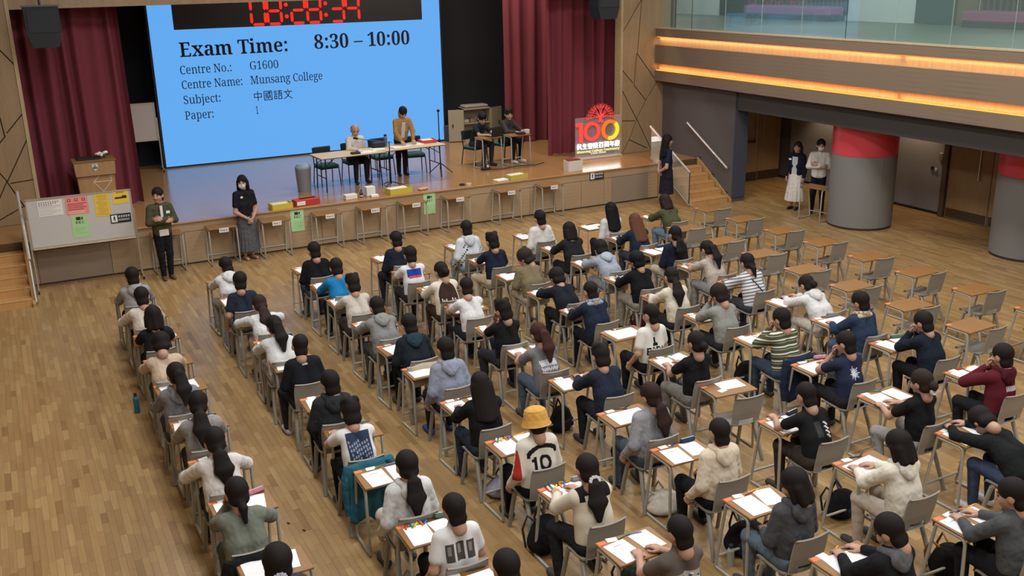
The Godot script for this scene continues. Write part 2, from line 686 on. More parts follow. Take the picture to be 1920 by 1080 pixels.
func build_proscenium() -> void:
	var ply := wood(Color("a58a66"), 0.5, Vector3(0.6, 0.6, 0.6))
	var dark := hexmat("4a3a26", 0.9)
	# angled grooves cut the wall facing into boards
	var lines := [[13.92, 4.60, 14.10, 4.34], [14.31, 4.57, 13.76, 3.80], [14.32, 4.59, 14.22, 3.29], [14.22, 3.29, 14.78, 2.63], [14.20, 3.29, 14.14, 2.53], [13.75, 2.96, 14.09, 2.60], [14.14, 2.53, 14.50, 2.14], [14.83, 2.58, 14.50, 2.14], [14.50, 2.14, 14.23, 1.69], [13.74, 2.51, 14.24, 1.67], [13.76, 1.68, 14.17, 1.65], [14.24, 1.69, 14.02, 1.19], [14.02, 1.19, 14.58, 0.92], [14.24, 1.69, 14.73, 0.82], [14.02, 1.19, 13.80, 0.84], [14.10, 4.34, 14.32, 4.9], [13.80, 5.2, 14.6, 6.1], [14.32, 4.9, 14.1, 6.0]]
	for side in 2:
		var w := struct("wall_stage_front_right" if side == 0 else "wall_stage_front_left", spanmesh(Vector3(13.78, S, -1.62), Vector3(15.2, 7.2, -1.54)) if side == 0 else spanmesh(Vector3(-1.4, S, -1.62), Vector3(0.40, 7.2, -1.54)), dark, "timber stage wall with angled grooves")
		var polys := [PackedVector2Array([Vector2(13.79, S + 0.005), Vector2(15.19, S + 0.005), Vector2(15.19, 7.19), Vector2(13.79, 7.19)])]
		for l in lines:
			var a := Vector2(l[0], l[1])
			var b := Vector2(l[2], l[3])
			var d := (b - a).normalized()
			var n := Vector2(-d.y, d.x) * 0.011
			a -= d * 0.012
			b += d * 0.012
			var cut := PackedVector2Array([a - n, b - n, b + n, a + n])
			var next := []
			for p in polys:
				for r in Geometry2D.clip_polygons(p, cut):
					if not Geometry2D.is_polygon_clockwise(r):
						next.append(r)
			polys = next
		for p in polys:
			if p.size() < 3:
				continue
			var pts := PackedVector2Array()
			for v in p:
				pts.append(v if side == 0 else Vector2(14.18 - v.x, v.y))
			var s := begin()
			prism(s, pts, 0.035, Transform3D(Basis.IDENTITY, Vector3(0, 0, -1.54)))
			part(w, "panel", s.commit(), ply)
		# pale return of the opening
		part(w, "edge_trim", spanmesh(Vector3(13.72, S, -1.75), Vector3(13.785, 7.2, -1.49)) if side == 0 else spanmesh(Vector3(0.395, S, -1.75), Vector3(0.46, 7.2, -1.49)), wood(Color("c2ab80"), 0.5))
	var h := struct("wall_stage_header", spanmesh(Vector3(0.40, 4.80, -1.7), Vector3(13.78, 7.2, -1.5)), wood(Color("a58a66"), 0.5, Vector3(0.6, 0.6, 0.6)), "timber header above the stage opening")
	h.set_meta("kind", "structure")
	# curtains
	curtain("dark red pleated stage curtain behind the lectern", 0.35, 2.4, -2.3, 7, false)
	curtain("dark red pleated stage curtain behind the glowing anniversary sign", 12.1, 14.6, -2.35, 8, true)
	curtain("dark red stage curtain set back beside the open steel cabinet", 12.1, 15.1, -4.6, 8, false)
	curtain("dark red stage curtain set back left of the folding whiteboard", -1.3, 2.2, -4.7, 8, false)
	# black masking drape left and right of the screen
	solo("backdrop", "black cloth backdrop behind the big screen", "backdrop", spanmesh(Vector3(-1.35, S, -6.75), Vector3(15.15, 7.1, -6.7)), hexmat("1d1d20", 1.0))
	# added unseen fill lamp, set to the right to brighten that end
	var t := thing("stage_fill_lamp", "wide added fill lamp behind the header, out of view", "lamp", Vector3(10.0, 6.9, -3.4))
	part(t, "housing", boxmesh(Vector3(6.2, 0.08, 0.5), 0.01, Vector3(0, 0.05, 0)), hexmat("202020"))
	part(t, "diffuser", boxmesh(Vector3(6.0, 0.02, 0.4)), glow(Color(1.0, 0.93, 0.85), 1.5))
	area_light("stage_fill_light", Vector3(0, -0.03, 0), Vector3(0, -1, 0), Vector2(6.0, 0.4), Color(1.0, 0.96, 0.9), STAGE_FILL, t)
	# loudspeakers hung at the corners of the opening
	for q in [[0.96, 4.5, "black loudspeaker hung before the left curtain"], [12.95, 4.55, "black loudspeaker hung above the anniversary sign"]]:
		var sp := thing("loudspeaker", q[2], "loudspeaker", Vector3(q[0], q[1], -1.05), 0, "hung loudspeakers")
		var poly := PackedVector2Array([Vector2(-0.29, -0.1), Vector2(-0.22, -0.36), Vector2(0.22, -0.36), Vector2(0.29, -0.1), Vector2(0.29, 0.34), Vector2(-0.29, 0.34)])
		var s := begin()
		prism(s, poly, 0.42, Transform3D(Basis.IDENTITY, Vector3(0, 0, -0.21)))
		part(sp, "cabinet", s.commit(), hexmat("202326", 0.8))
		part(sp, "grille", boxmesh(Vector3(0.5, 0.4, 0.012), 0.004, Vector3(0, 0.1, 0.214)), hexmat("2a2d30", 0.9))
		part(sp, "bracket", boxmesh(Vector3(0.64, 0.03, 0.06), 0.004, Vector3(0, 0.36, 0)), hexmat("55585a", 0.5))
		part(sp, "hanger", tubemesh([Vector3(0, 0.37, 0), Vector3(0, 7.1 - q[1], 0)], 0.02), hexmat("2c2c2e", 0.5))


const STAGE_FILL := 30.0


func curtain(label: String, x0: float, x1: float, z: float, folds: int, last: bool) -> void:
	var s := begin()
	var n := folds * 12
	var top := 6.9
	var rows := 10
	var g := []
	var ph := rng.randf() * TAU
	for j in rows + 1:
		var row := []
		var y := lerpf(S + 0.012, top, float(j) / rows)
		for i in n + 1:
			var t := float(i) / n
			var u := t * folds * TAU
			var amp := 0.075 + 0.035 * sin(t * 9.0 + ph)
			var dz := sin(u + 0.6 * sin(u * 0.37 + ph)) * amp + 0.03 * sin(u * 0.31 + y * 0.35 + ph)
			row.append(Vector3(lerpf(x0, x1, t) + 0.02 * sin(y * 0.7 + t * 14.0), y, z + dz))
		g.append(row)
	var st := begin()
	st.set_smooth_group(0)
	for j in rows:
		for i in n:
			for q in [[0, 0], [1, 1], [1, 0], [0, 0], [0, 1], [1, 1]]:
				st.add_vertex(g[j + q[1]][i + q[0]])
	st.index()
	st.generate_normals()
	var m := StandardMaterial3D.new()
	m.albedo_color = Color("6f2a35")
	m.roughness = 0.9
	m.rim_enabled = true
	m.rim = 0.3
	m.rim_tint = 0.8
	solo("stage_curtain", label, "curtain", st.commit(), m, Vector3.ZERO, 0.0, "dark red stage curtains")


func build_side_stairs() -> void:
	var tread := wood(Color("d6a468"), 0.4, Vector3(1.2, 1.2, 1.2))
	var side := wood(Color("bd9764"), 0.45, Vector3(0.7, 0.7, 0.7))
	for q in [[13.88, 14.95, 1.0, "wooden stage stairs beside the grey wall"], [-1.05, 0.02, -1.0, "wooden stage stairs at the end with the standing whiteboard"]]:
		var t := thing("stage_stairs", q[3], "stairs", Vector3.ZERO, 0, "wooden stairs up to the stage")
		var n := 6
		for i in range(1, n):
			var y: float = S * (n - i) / n
			var z0 := 0.03 + (i - 1) * 0.25
			var s := begin()
			span(s, Vector3(q[0], 0, z0), Vector3(q[1], y - 0.03, z0 + 0.245))
			cbox(s, Vector3((q[0] + q[1]) / 2, y - 0.015, z0 + 0.12), Vector3(q[1] - q[0], 0.03, 0.25), 0.006)
			part(t, "step", s.commit(), tread)
		var inner: float = q[0] if q[2] > 0 else q[1]
		var outer: float = q[1] if q[2] > 0 else q[0]
		# sloping stringers
		for xx in [inner - 0.02 * q[2], outer + 0.05 * q[2]]:
			var s := begin()
			var poly := PackedVector2Array([Vector2(-0.03, 0.0), Vector2(-1.34, 0.0), Vector2(-1.34, 0.06), Vector2(-0.03, S + 0.04)])
			prism(s, poly, 0.05, Transform3D(Basis(Vector3.FORWARD, Vector3.UP, Vector3.RIGHT), Vector3(xx - 0.025, 0, 0)))
			part(t, "stringer", s.commit(), side)
		# glass balustrade with rail on the hall side
		var gp := begin()
		var gpoly := PackedVector2Array([Vector2(0.28, S + 0.1), Vector2(-1.26, 0.06), Vector2(-1.26, 0.80), Vector2(0.28, 1.66)])
		var gx: float = inner - 0.055 * q[2]
		prism(gp, gpoly, 0.012, Transform3D(Basis(Vector3.FORWARD, Vector3.UP, Vector3.RIGHT), Vector3(gx, 0, 0)))
		part(t, "glass_panel", gp.commit(), glass(Color(0.85, 0.95, 0.9), 0.12))
		var steel := hexmat("d8d4cc", 0.3, 0.55)
		part(t, "handrail", tubemesh([Vector3(gx, 1.69, -0.32), Vector3(gx, 0.82, 1.27)], 0.028, 10), steel)
		part(t, "post", tubemesh([Vector3(gx, 0.04, 1.265), Vector3(gx, 0.81, 1.265)], 0.011, 8), hexmat("2a2a28", 0.5))
		part(t, "base_channel", tubemesh([Vector3(gx, S + 0.09, -0.28), Vector3(gx, 0.05, 1.29)], 0.03, 4), hexmat("8d8b84", 0.4, 0.4))
		if q[2] < 0:
			part(t, "edge_strip", boxmesh(Vector3(0.02, 0.74, 0.02), 0.0, Vector3(gx, 0.43, 1.275)), hexmat("e4efe6", 0.2))
	# grey wall by the right stairs with its own rail and step lamps
	var grey := hexmat("55504f", 0.85)
	var w := struct("wall_stairs_right", spanmesh(Vector3(15.02, 0, -1.54), Vector3(15.4, 2.64, 1.32)), grey, "grey wall beside the stage stairs")
	part(w, "skirting", spanmesh(Vector3(15.0, 0, -0.05), Vector3(15.02, 0.09, 1.33)), wood(Color("b08a55"), 0.45))
	part(w, "end_board", spanmesh(Vector3(15.01, 0.1, 1.32), Vector3(15.4, 2.64, 1.345)), hexmat("3f4450", 0.8))
	part(w, "handrail", tubemesh([Vector3(14.94, 1.68, -0.36), Vector3(14.94, 0.80, 1.22)], 0.026, 10), hexmat("d8d4cc", 0.3, 0.55))
	for k in 3:
		part(w, "rail_bracket", tubemesh([Vector3(14.94, 1.66 - k * 0.4, -0.3 + k * 0.72), Vector3(15.02, 1.62 - k * 0.4, -0.3 + k * 0.72)], 0.01, 6), hexmat("9a968e", 0.4, 0.5))
	for k in 3:
		part(w, "step_lamp", boxmesh(Vector3(0.012, 0.09, 0.15), 0.003, Vector3(15.016, 0.86 - k * 0.335, 0.06 + k * 0.52)), hexmat("33302e", 0.6))


func build_balcony() -> void:
	var t := thing("balcony", "timber fronted balcony with glowing cove strips and glass railing", "balcony")
	var board := wood(Color("897660"), 0.6, Vector3(0.03, 12, 0.03))
	var z0 := -1.5
	var z1 := 21.4
	var fx := 14.75
	part(t, "slab", spanmesh(Vector3(14.9, 2.64, z0), Vector3(20.6, 3.86, z1)), hexmat("86796a", 0.9))
	part(t, "coping", spanmesh(Vector3(fx - 0.01, 3.88, z0), Vector3(14.95, 3.905, z1)), wood(Color("cdb48a"), 0.4))
	part(t, "fascia_upper", spanmesh(Vector3(fx, 3.69, z0), Vector3(14.92, 3.88, z1)), board)
	part(t, "fascia_middle", spanmesh(Vector3(fx, 3.035, z0), Vector3(14.85, 3.49, z1)), board)
	part(t, "fascia_lower", spanmesh(Vector3(fx, 2.62, z0), Vector3(14.9, 2.865, z1)), board)
	part(t, "cove_back", spanmesh(Vector3(14.86, 2.64, z0), Vector3(14.91, 3.87, z1)), wood(Color("d0a674"), 0.6))
	part(t, "light_strip", spanmesh(Vector3(14.79, 3.672, z0), Vector3(14.82, 3.69, z1)), glow(Color(1.0, 0.45, 0.2), 2.2))
	part(t, "light_strip", spanmesh(Vector3(14.79, 2.865, z0), Vector3(14.82, 2.88, z1)), glow(Color(1.0, 0.62, 0.2), 2.2))
	for i in 3:
		var zc := z0 + 3.8 + i * 7.6
		area_light("cove_light", Vector3(14.805, 3.668, zc), Vector3(0.35, -1, 0), Vector2(0.03, 7.5), Color(1.0, 0.85, 0.68), COVE, t)
		area_light("cove_light", Vector3(14.805, 2.885, zc), Vector3(0.35, 1, 0), Vector2(0.03, 7.5), Color(1.0, 0.70, 0.48), COVE, t)
	# glass railing in panes with open joints
	var pane := glass(Color(0.72, 0.92, 0.88), 0.07)
	for i in 18:
		var a := -1.42 + i * 1.216
		if a > 20.5:
			break
		part(t, "glass_pane", spanmesh(Vector3(14.855, 3.90, a + 0.008), Vector3(14.873, 4.98, a + 1.208)), pane)
		part(t, "pane_edge", spanmesh(Vector3(14.856, 3.905, a + 1.2075), Vector3(14.872, 4.98, a + 1.2105)), hexmat("9fb5a8", 0.3) if i % 4 != 0 else hexmat("26332d", 0.3))
	part(t, "rail", spanmesh(Vector3(14.84, 4.98, -1.42), Vector3(14.89, 5.02, 20.4)), hexmat("b8b4ac", 0.3, 0.6))
	# upper rear wall of the balcony and what stands against it
	struct("wall_balcony_rear", spanmesh(Vector3(20.4, 3.8, -9.6), Vector3(20.6, 7.3, 21.6)), hexmat("c0ccc8", 0.9), "pale rear wall of the balcony")
	struct("wall_balcony_end", spanmesh(Vector3(15.2, 3.8, -9.6), Vector3(20.6, 7.3, -9.4)), hexmat("c0ccc8", 0.9))
	struct("floor_balcony", spanmesh(Vector3(14.9, 3.8, -9.6), Vector3(20.6, 3.87, 21.4)), hexmat("6d7568", 0.45), "balcony floor")
	struct("ceiling_gallery", spanmesh(Vector3(15.2, 7.2, -9.6), Vector3(20.8, 7.4, -7.2)), hexmat("bdb7ac", 0.9))
	struct("wall_gallery_side", spanmesh(Vector3(15.2, 3.8, -9.6), Vector3(15.35, 7.3, -1.55)), hexmat("8f958e", 0.9))
	for d in [[-6.0, -4.35, "23262a", "dark steel door on the balcony behind the glass railing"], [1.5, 2.6, "3a3f3e", "charcoal door panel on the balcony between pale wall and bench"]]:
		var dr := thing("balcony_door", d[3], "door")
		part(dr, "leaf", spanmesh(Vector3(20.33, 3.88, d[0]), Vector3(20.4, 6.0, d[1])), hexmat(d[2], 0.6))
		part(dr, "frame", spanmesh(Vector3(20.30, 3.88, d[1]), Vector3(20.4, 6.05, d[1] + 0.08)), hexmat("5e5044", 0.6))
	var br := thing("timber_panel", "brown timber wall panel on the balcony beside the purple bench", "panel")
	part(br, "board", spanmesh(Vector3(20.34, 3.88, 2.7), Vector3(20.4, 6.0, 3.24)), wood(Color("7d5f3c"), 0.6))
	for b in [[-4.2, -0.75, "long purple cushioned bench with dark slatted back on the balcony"], [3.32, 7.2, "purple cushioned bench with slatted back beside the brown timber panel"]]:
		var bn := thing("slatted_bench", b[2], "bench", Vector3(20.0, 3.87, (b[0] + b[1]) / 2), 0, "benches on the balcony")
		var l: float = b[1] - b[0]
		part(bn, "cushion", boxmesh(Vector3(0.55, 0.26, l), 0.05, Vector3(0, 0.24, 0)), hexmat("8c3f66", 0.8))
		part(bn, "plinth", boxmesh(Vector3(0.5, 0.11, l), 0.0, Vector3(0.02, 0.055, 0)), hexmat("2a2126", 0.8))
		part(bn, "back_board", boxmesh(Vector3(0.03, 0.9, l), 0.0, Vector3(0.36, 0.6, 0)), hexmat("2b2a2a", 0.8))
		var k := int(l / 0.16)
		for i in k:
			part(bn, "slat", boxmesh(Vector3(0.05, 0.85, 0.04), 0.005, Vector3(0.31, 0.62, -l / 2 + 0.08 + i * 0.16)), hexmat("6a3030", 0.7))
	for i in 4:
		var at := Vector3(17.6, 7.1, -6.0 + i * 6.5)
		var lm := thing("ceiling_lamp", "white flush ceiling lamp panel over the balcony", "lamp", at, 0, "ceiling lamp panels of the balcony")
		part(lm, "housing", boxmesh(Vector3(1.1, 0.09, 1.1), 0.01, Vector3(0, 0.05, 0)), hexmat("c8c8c8"))
		part(lm, "diffuser", boxmesh(Vector3(1.0, 0.02, 1.0), 0.0, Vector3(0, -0.005, 0)), glow(Color(0.94, 0.98, 1.0), 1.6))
		area_light("lamp_light", Vector3(0, -0.03, 0), Vector3.DOWN, Vector2(1.0, 1.0), Color(0.93, 0.98, 1.0), BALCONY_LAMP, lm)


const COVE := 1.5
const BALCONY_LAMP := 8.5


func build_under_balcony() -> void:
	var grey := hexmat("5d5751", 0.85)
	var beam := struct("trim_beam", spanmesh(Vector3(15.05, 2.16, 1.34), Vector3(15.42, 2.64, 21.4)), hexmat("454340", 0.85), "dark grey beam under the balcony")
	beam.set_meta("kind", "structure")
	struct("ceiling_lower", spanmesh(Vector3(15.02, 2.56, -0.7), Vector3(18.2, 2.64, 21.4)), hexmat("66625c", 0.9))
	# back wall with its double timber doors
	var wb := struct("wall_lobby_end", spanmesh(Vector3(15.3, 0, -0.6), Vector3(18.2, 2.6, -0.4)), hexmat("3b342d", 0.85))
	var dl := struct("door_1", spanmesh(Vector3(16.42, 0.0, -0.42), Vector3(18.0, 2.3, -0.395)), hexmat("2e2720", 0.8), "brown double timber doors beyond the stage stairs")
	var leafm := wood(Color("a88a66"), 0.5, Vector3(0.8, 0.5, 0.8))
	for k in 2:
		part(dl, "leaf", boxmesh(Vector3(0.725, 2.22, 0.04), 0.004, Vector3(16.86 + k * 0.735, 1.13, -0.375)), leafm)
		part(dl, "pull_handle", tubemesh([Vector3(17.12 + k * 0.22, 1.0, -0.32), Vector3(17.12 + k * 0.22, 1.9, -0.32)], 0.012, 8), hexmat("a8a49a", 0.3, 0.7))
		part(dl, "kick_plate", boxmesh(Vector3(0.7, 0.2, 0.006), 0.0, Vector3(16.86 + k * 0.735, 0.13, -0.352)), hexmat("4b3a28", 0.5, 0.2))
	part(dl, "push_bar", boxmesh(Vector3(0.5, 0.05, 0.04), 0.006, Vector3(16.86, 1.02, -0.33)), hexmat("4a4038", 0.5, 0.3))
	# right side wall, its grey panels and second pair of doors
	var wr := struct("wall_right", spanmesh(Vector3(18.0, 0, -0.6), Vector3(18.2, 2.6, 21.6)), grey, "grey wall under the balcony")
	part(wr, "skirting", spanmesh(Vector3(17.985, 0, -0.4), Vector3(18.0, 0.05, 4.8)), hexmat("2b2622", 0.7))
	part(wr, "wall_panel", spanmesh(Vector3(17.98, 0.06, 0.0), Vector3(18.0, 2.5, 2.36)), hexmat("86868a", 0.85))
	part(wr, "wall_panel", spanmesh(Vector3(17.98, 0.06, 2.37), Vector3(18.0, 2.5, 4.72)), hexmat("86868a", 0.85))
	part(wr, "light_switch", boxmesh(Vector3(0.02, 0.09, 0.08), 0.004, Vector3(17.97, 1.0, 4.45)), hexmat("26221f", 0.5))
	part(wr, "wall_socket", boxmesh(Vector3(0.02, 0.06, 0.06), 0.004, Vector3(17.97, 0.98, 4.55)), hexmat("c9c3b6", 0.5))
	part(wr, "door_phone", boxmesh(Vector3(0.04, 0.16, 0.1), 0.006, Vector3(17.96, 1.28, 4.66)), hexmat("7d7568", 0.5))
	var dr := struct("door_2", spanmesh(Vector3(17.95, 0.0, 4.78), Vector3(18.02, 2.4, 7.3)), hexmat("4a3a2c", 0.8), "brown double timber doors with steel pull bars beside the round columns")
	part(dr, "jamb", boxmesh(Vector3(0.12, 2.4, 0.12), 0.004, Vector3(17.93, 1.2, 4.84)), hexmat("5a4636", 0.7))
	for k in 2:
		var zc := 5.46 + k * 1.05
		part(dr, "leaf", boxmesh(Vector3(0.05, 2.28, 1.035), 0.004, Vector3(17.93, 1.15, zc)), leafm)
		part(dr, "pull_handle", tubemesh([Vector3(17.84, 0.95, 5.72 + k * 0.52), Vector3(17.84, 1.95, 5.72 + k * 0.52)], 0.02, 8), hexmat("c4c8ca", 0.2, 0.8))
		part(dr, "kick_plate", boxmesh(Vector3(0.006, 0.2, 0.99), 0.0, Vector3(17.902, 0.13, zc)), hexmat("4f4130", 0.5, 0.2))
	part(dr, "push_bar", boxmesh(Vector3(0.05, 0.05, 0.55), 0.006, Vector3(17.88, 0.86, 6.5)), hexmat("4a4038", 0.5, 0.3))
	# round columns
	for q in [[15.95, 4.38, 0.66, "thick round grey column with red band beside the masked man"], [16.78, 7.72, 0.64, "thick round grey column with red band beside the steel handled doors"]]:
		var c := thing("column", q[3], "column", Vector3(q[0], 0, q[1]), 0, "round columns under the balcony")
		var r: float = q[2]
		part(c, "skirting", lathemesh([[r - 0.015, 0.0], [r - 0.015, 0.05]], 48), hexmat("3c2a22", 0.7))
		part(c, "shaft", lathemesh([[r - 0.02, 0.05], [r, 0.05], [r, 1.53], [r - 0.02, 1.53]], 64), hexmat("777672", 0.75))
		part(c, "red_band", lathemesh([[r - 0.01, 1.53], [r + 0.002, 1.535], [r + 0.002, 2.56]], 64), hexmat("d0434e", 0.35))
		part(c, "seam", boxmesh(Vector3(0.006, 1.46, 0.006), 0.0, Vector3(-0.25 * r, 0.79, r * 0.967)), hexmat("8a8880", 0.6))
	# downlights under the balcony
	for p in [Vector3(17.72, 2.5, 1.4), Vector3(17.72, 2.5, 4.0), Vector3(16.1, 2.5, 6.35), Vector3(17.2, 2.5, 9.6), Vector3(16.4, 2.5, 1.2)]:
		var d := thing("downlight", "small round recessed downlight under the balcony", "lamp", p, 0, "downlights under the balcony")
		part(d, "ring", lathemesh([[0.08, 0.03], [0.08, 0.0], [0.06, 0.0]], 20), hexmat("9a968e", 0.4, 0.5))
		part(d, "lens", lathemesh([[0.0, 0.012], [0.06, 0.012]], 16), glow(Color(1.0, 0.86, 0.66), 3.0))
		var l := SpotLight3D.new()
		l.name = "downlight_beam"
		l.light_color = Color(1.0, 0.86, 0.68)
		l.light_energy = DOWNLIGHT * (3.2 if p.x > 17.6 else 1.0)
		l.light_size = 0.05
		l.spot_range = 30.0
		l.spot_attenuation = 2.0
		l.spot_angle = 48.0
		l.spot_angle_attenuation = 0.7
		l.shadow_enabled = true
		l.rotation.x = -PI / 2
		l.position = Vector3(0, -0.02, 0)
		d.add_child(l, true)


const DOWNLIGHT := 0.7


# ------------------------------------------------------------------ the screen
const GLYPHS := {
	"zhong": [[0.12, 0.75, 0.88, 0.75], [0.12, 0.75, 0.12, 0.35], [0.88, 0.75, 0.88, 0.35], [0.12, 0.38, 0.88, 0.38], [0.5, 1.0, 0.5, 0.0]],
	"guo": [[0.08, 0.95, 0.92, 0.95], [0.08, 0.95, 0.08, 0.02], [0.92, 0.95, 0.92, 0.02], [0.08, 0.04, 0.92, 0.04], [0.2, 0.75, 0.8, 0.75], [0.26, 0.6, 0.48, 0.6], [0.26, 0.42, 0.48, 0.42], [0.26, 0.6, 0.26, 0.42], [0.48, 0.6, 0.48, 0.42], [0.2, 0.26, 0.52, 0.3], [0.58, 0.86, 0.8, 0.2], [0.76, 0.55, 0.5, 0.18], [0.68, 0.88, 0.76, 0.82]],
	"yu": [[0.18, 0.98, 0.26, 0.9], [0.04, 0.82, 0.4, 0.82], [0.08, 0.66, 0.36, 0.66], [0.08, 0.52, 0.36, 0.52], [0.1, 0.36, 0.34, 0.36], [0.1, 0.36, 0.1, 0.06], [0.34, 0.36, 0.34, 0.06], [0.1, 0.08, 0.34, 0.08], [0.5, 0.93, 0.96, 0.93], [0.68, 0.93, 0.62, 0.55], [0.54, 0.75, 0.88, 0.75], [0.88, 0.75, 0.86, 0.55], [0.46, 0.55, 0.98, 0.55], [0.56, 0.38, 0.9, 0.38], [0.56, 0.38, 0.56, 0.03], [0.9, 0.38, 0.9, 0.03], [0.56, 0.06, 0.9, 0.06]],
	"wen": [[0.48, 1.0, 0.54, 0.88], [0.05, 0.78, 0.95, 0.78], [0.72, 0.78, 0.48, 0.3], [0.48, 0.3, 0.06, 0.02], [0.26, 0.72, 0.52, 0.3], [0.52, 0.3, 0.95, 0.02]],
	"min": [[0.2, 0.95, 0.8, 0.95], [0.8, 0.95, 0.8, 0.7], [0.2, 0.7, 0.8, 0.7], [0.2, 0.95, 0.2, 0.08], [0.1, 0.05, 0.45, 0.2], [0.05, 0.45, 0.92, 0.45], [0.5, 0.7, 0.85, 0.05], [0.85, 0.05, 0.95, 0.2]],
	"sheng": [[0.28, 0.98, 0.1, 0.6], [0.2, 0.76, 0.9, 0.76], [0.18, 0.45, 0.85, 0.45], [0.05, 0.06, 0.95, 0.06], [0.52, 0.98, 0.52, 0.06]],
	"shu": [[0.1, 0.88, 0.9, 0.88], [0.03, 0.75, 0.97, 0.75], [0.1, 0.62, 0.9, 0.62], [0.5, 1.0, 0.5, 0.45], [0.05, 0.48, 0.95, 0.48], [0.22, 0.36, 0.78, 0.36], [0.22, 0.2, 0.78, 0.2], [0.22, 0.04, 0.78, 0.04], [0.22, 0.36, 0.22, 0.04], [0.78, 0.36, 0.78, 0.04]],
	"yuan": [[0.08, 0.92, 0.08, 0.0], [0.08, 0.92, 0.3, 0.92], [0.3, 0.92, 0.2, 0.6], [0.2, 0.6, 0.3, 0.4], [0.62, 1.0, 0.68, 0.9], [0.38, 0.84, 0.95, 0.84], [0.5, 0.66, 0.86, 0.66], [0.38, 0.46, 0.96, 0.46], [0.58, 0.46, 0.42, 0.03], [0.76, 0.46, 0.76, 0.06], [0.76, 0.06, 0.97, 0.06]],
	"bai": [[0.05, 0.92, 0.95, 0.92], [0.5, 0.92, 0.42, 0.72], [0.18, 0.7, 0.82, 0.7], [0.18, 0.7, 0.18, 0.02], [0.82, 0.7, 0.82, 0.02], [0.18, 0.38, 0.82, 0.38], [0.18, 0.05, 0.82, 0.05]],
	"zhou": [[0.14, 0.95, 0.9, 0.95], [0.14, 0.95, 0.08, 0.02], [0.9, 0.95, 0.9, 0.02], [0.28, 0.78, 0.76, 0.78], [0.26, 0.6, 0.78, 0.6], [0.52, 0.9, 0.52, 0.6], [0.34, 0.4, 0.7, 0.4], [0.34, 0.4, 0.34, 0.12], [0.7, 0.4, 0.7, 0.12], [0.34, 0.14, 0.7, 0.14]],
	"nian": [[0.3, 1.0, 0.1, 0.66], [0.24, 0.84, 0.88, 0.84], [0.28, 0.58, 0.82, 0.58], [0.28, 0.58, 0.28, 0.3], [0.04, 0.3, 0.96, 0.3], [0.58, 0.84, 0.58, 0.0]],
	"qing": [[0.5, 1.0, 0.56, 0.92], [0.14, 0.88, 0.95, 0.88], [0.14, 0.88, 0.05, 0.02], [0.28, 0.74, 0.86, 0.74], [0.28, 0.6, 0.86, 0.6], [0.4, 0.82, 0.4, 0.6], [0.7, 0.82, 0.7, 0.6], [0.24, 0.48, 0.9, 0.48], [0.3, 0.36, 0.84, 0.36], [0.5, 0.36, 0.25, 0.15], [0.45, 0.24, 0.78, 0.24], [0.78, 0.24, 0.4, 0.02], [0.44, 0.18, 0.92, 0.02]],
}


func build_screen() -> void:
	var t := thing("led_screen", "giant light blue screen with exam time and clock at the back of the stage", "screen", Vector3(0, 0, -6.0))
	var x0 := 3.46
	var x1 := 10.9
	part(t, "frame", spanmesh(Vector3(x0 - 0.05, S, -0.25), Vector3(x1 + 0.05, 5.15, -0.01)), hexmat("101014", 0.6))
	part(t, "display", spanmesh(Vector3(x0, 0.885, -0.01), Vector3(x1, 5.1, 0.0)), glow(Color("62aaf0"), 1.0))
	area_light("screen_light", Vector3((x0 + x1) / 2, 3.0, 0.03), Vector3.BACK, Vector2(x1 - x0, 4.2), Color("62aaf0"), SCREEN_LIGHT, t)
	var ink := mat(Color("0a0f1e"), 0.9)
	lettering(t, "heading_text", "Exam Time:", serif_bold, 4.09, 6.71, 3.49, 0.34, 0.001, ink)
	lettering(t, "heading_text", "8:30 – 10:00", serif_bold, 7.41, 10.0, 3.51, 0.36, 0.001, ink)
	lettering(t, "caption_text", "Centre No.:", serif, 4.05, 5.27, 3.085, 0.2, 0.001, ink)
	lettering(t, "caption_text", "G1600", serif, 5.73, 6.44, 3.095, 0.2, 0.001, ink)
	lettering(t, "caption_text", "Centre Name:", serif, 4.05, 5.50, 2.735, 0.2, 0.001, ink)
	lettering(t, "caption_text", "Munsang College", serif, 5.71, 7.55, 2.74, 0.2, 0.001, ink)
	lettering(t, "caption_text", "Subject:", serif, 4.05, 4.93, 2.37, 0.2, 0.001, ink)
	lettering(t, "caption_text", "Paper:", serif, 4.04, 4.72, 1.995, 0.2, 0.001, ink)
	lettering(t, "caption_text", "1", serif, 5.77, 5.83, 2.0, 0.19, 0.001, ink)
	var s := begin()
	var k := 0
	for g in ["zhong", "guo", "yu", "wen"]:
		strokes(s, GLYPHS[g], Vector3(5.74 + k * 0.255, 2.32, 0.001), 0.232, 0.019, 0.004)
		k += 1
	part(t, "caption_text", s.commit(), ink)
	part(t, "clock_band", spanmesh(Vector3(4.02, 4.125, 0.0), Vector3(10.39, 4.92, 0.008)), hexmat("141216", 0.6))
	var red := glow(Color(1.0, 0.17, 0.13), 0.95)
	var x := 5.88
	for ch in "08:28:34":
		var q := begin()
		if ch == ":":
			for yy in [4.34, 4.62]:
				lathe_disc(q, Vector3(x + 0.07, yy, 0.008), 0.05, 0.006)
			x += 0.2
		else:
			digit(q, int(ch), Vector3(x, 4.17, 0.008), 0.34, 0.62)
			x += 0.405
		part(t, "clock_digit", q.commit(), red)


const SCREEN_LIGHT := 2.2


func lathe_disc(s: SurfaceTool, c: Vector3, r: float, d: float) -> void:
	var p := PackedVector2Array()
	for i in 14:
		p.append(Vector2(cos(TAU * i / 14), sin(TAU * i / 14)) * r)
	prism(s, p, d, Transform3D(Basis.IDENTITY, c))


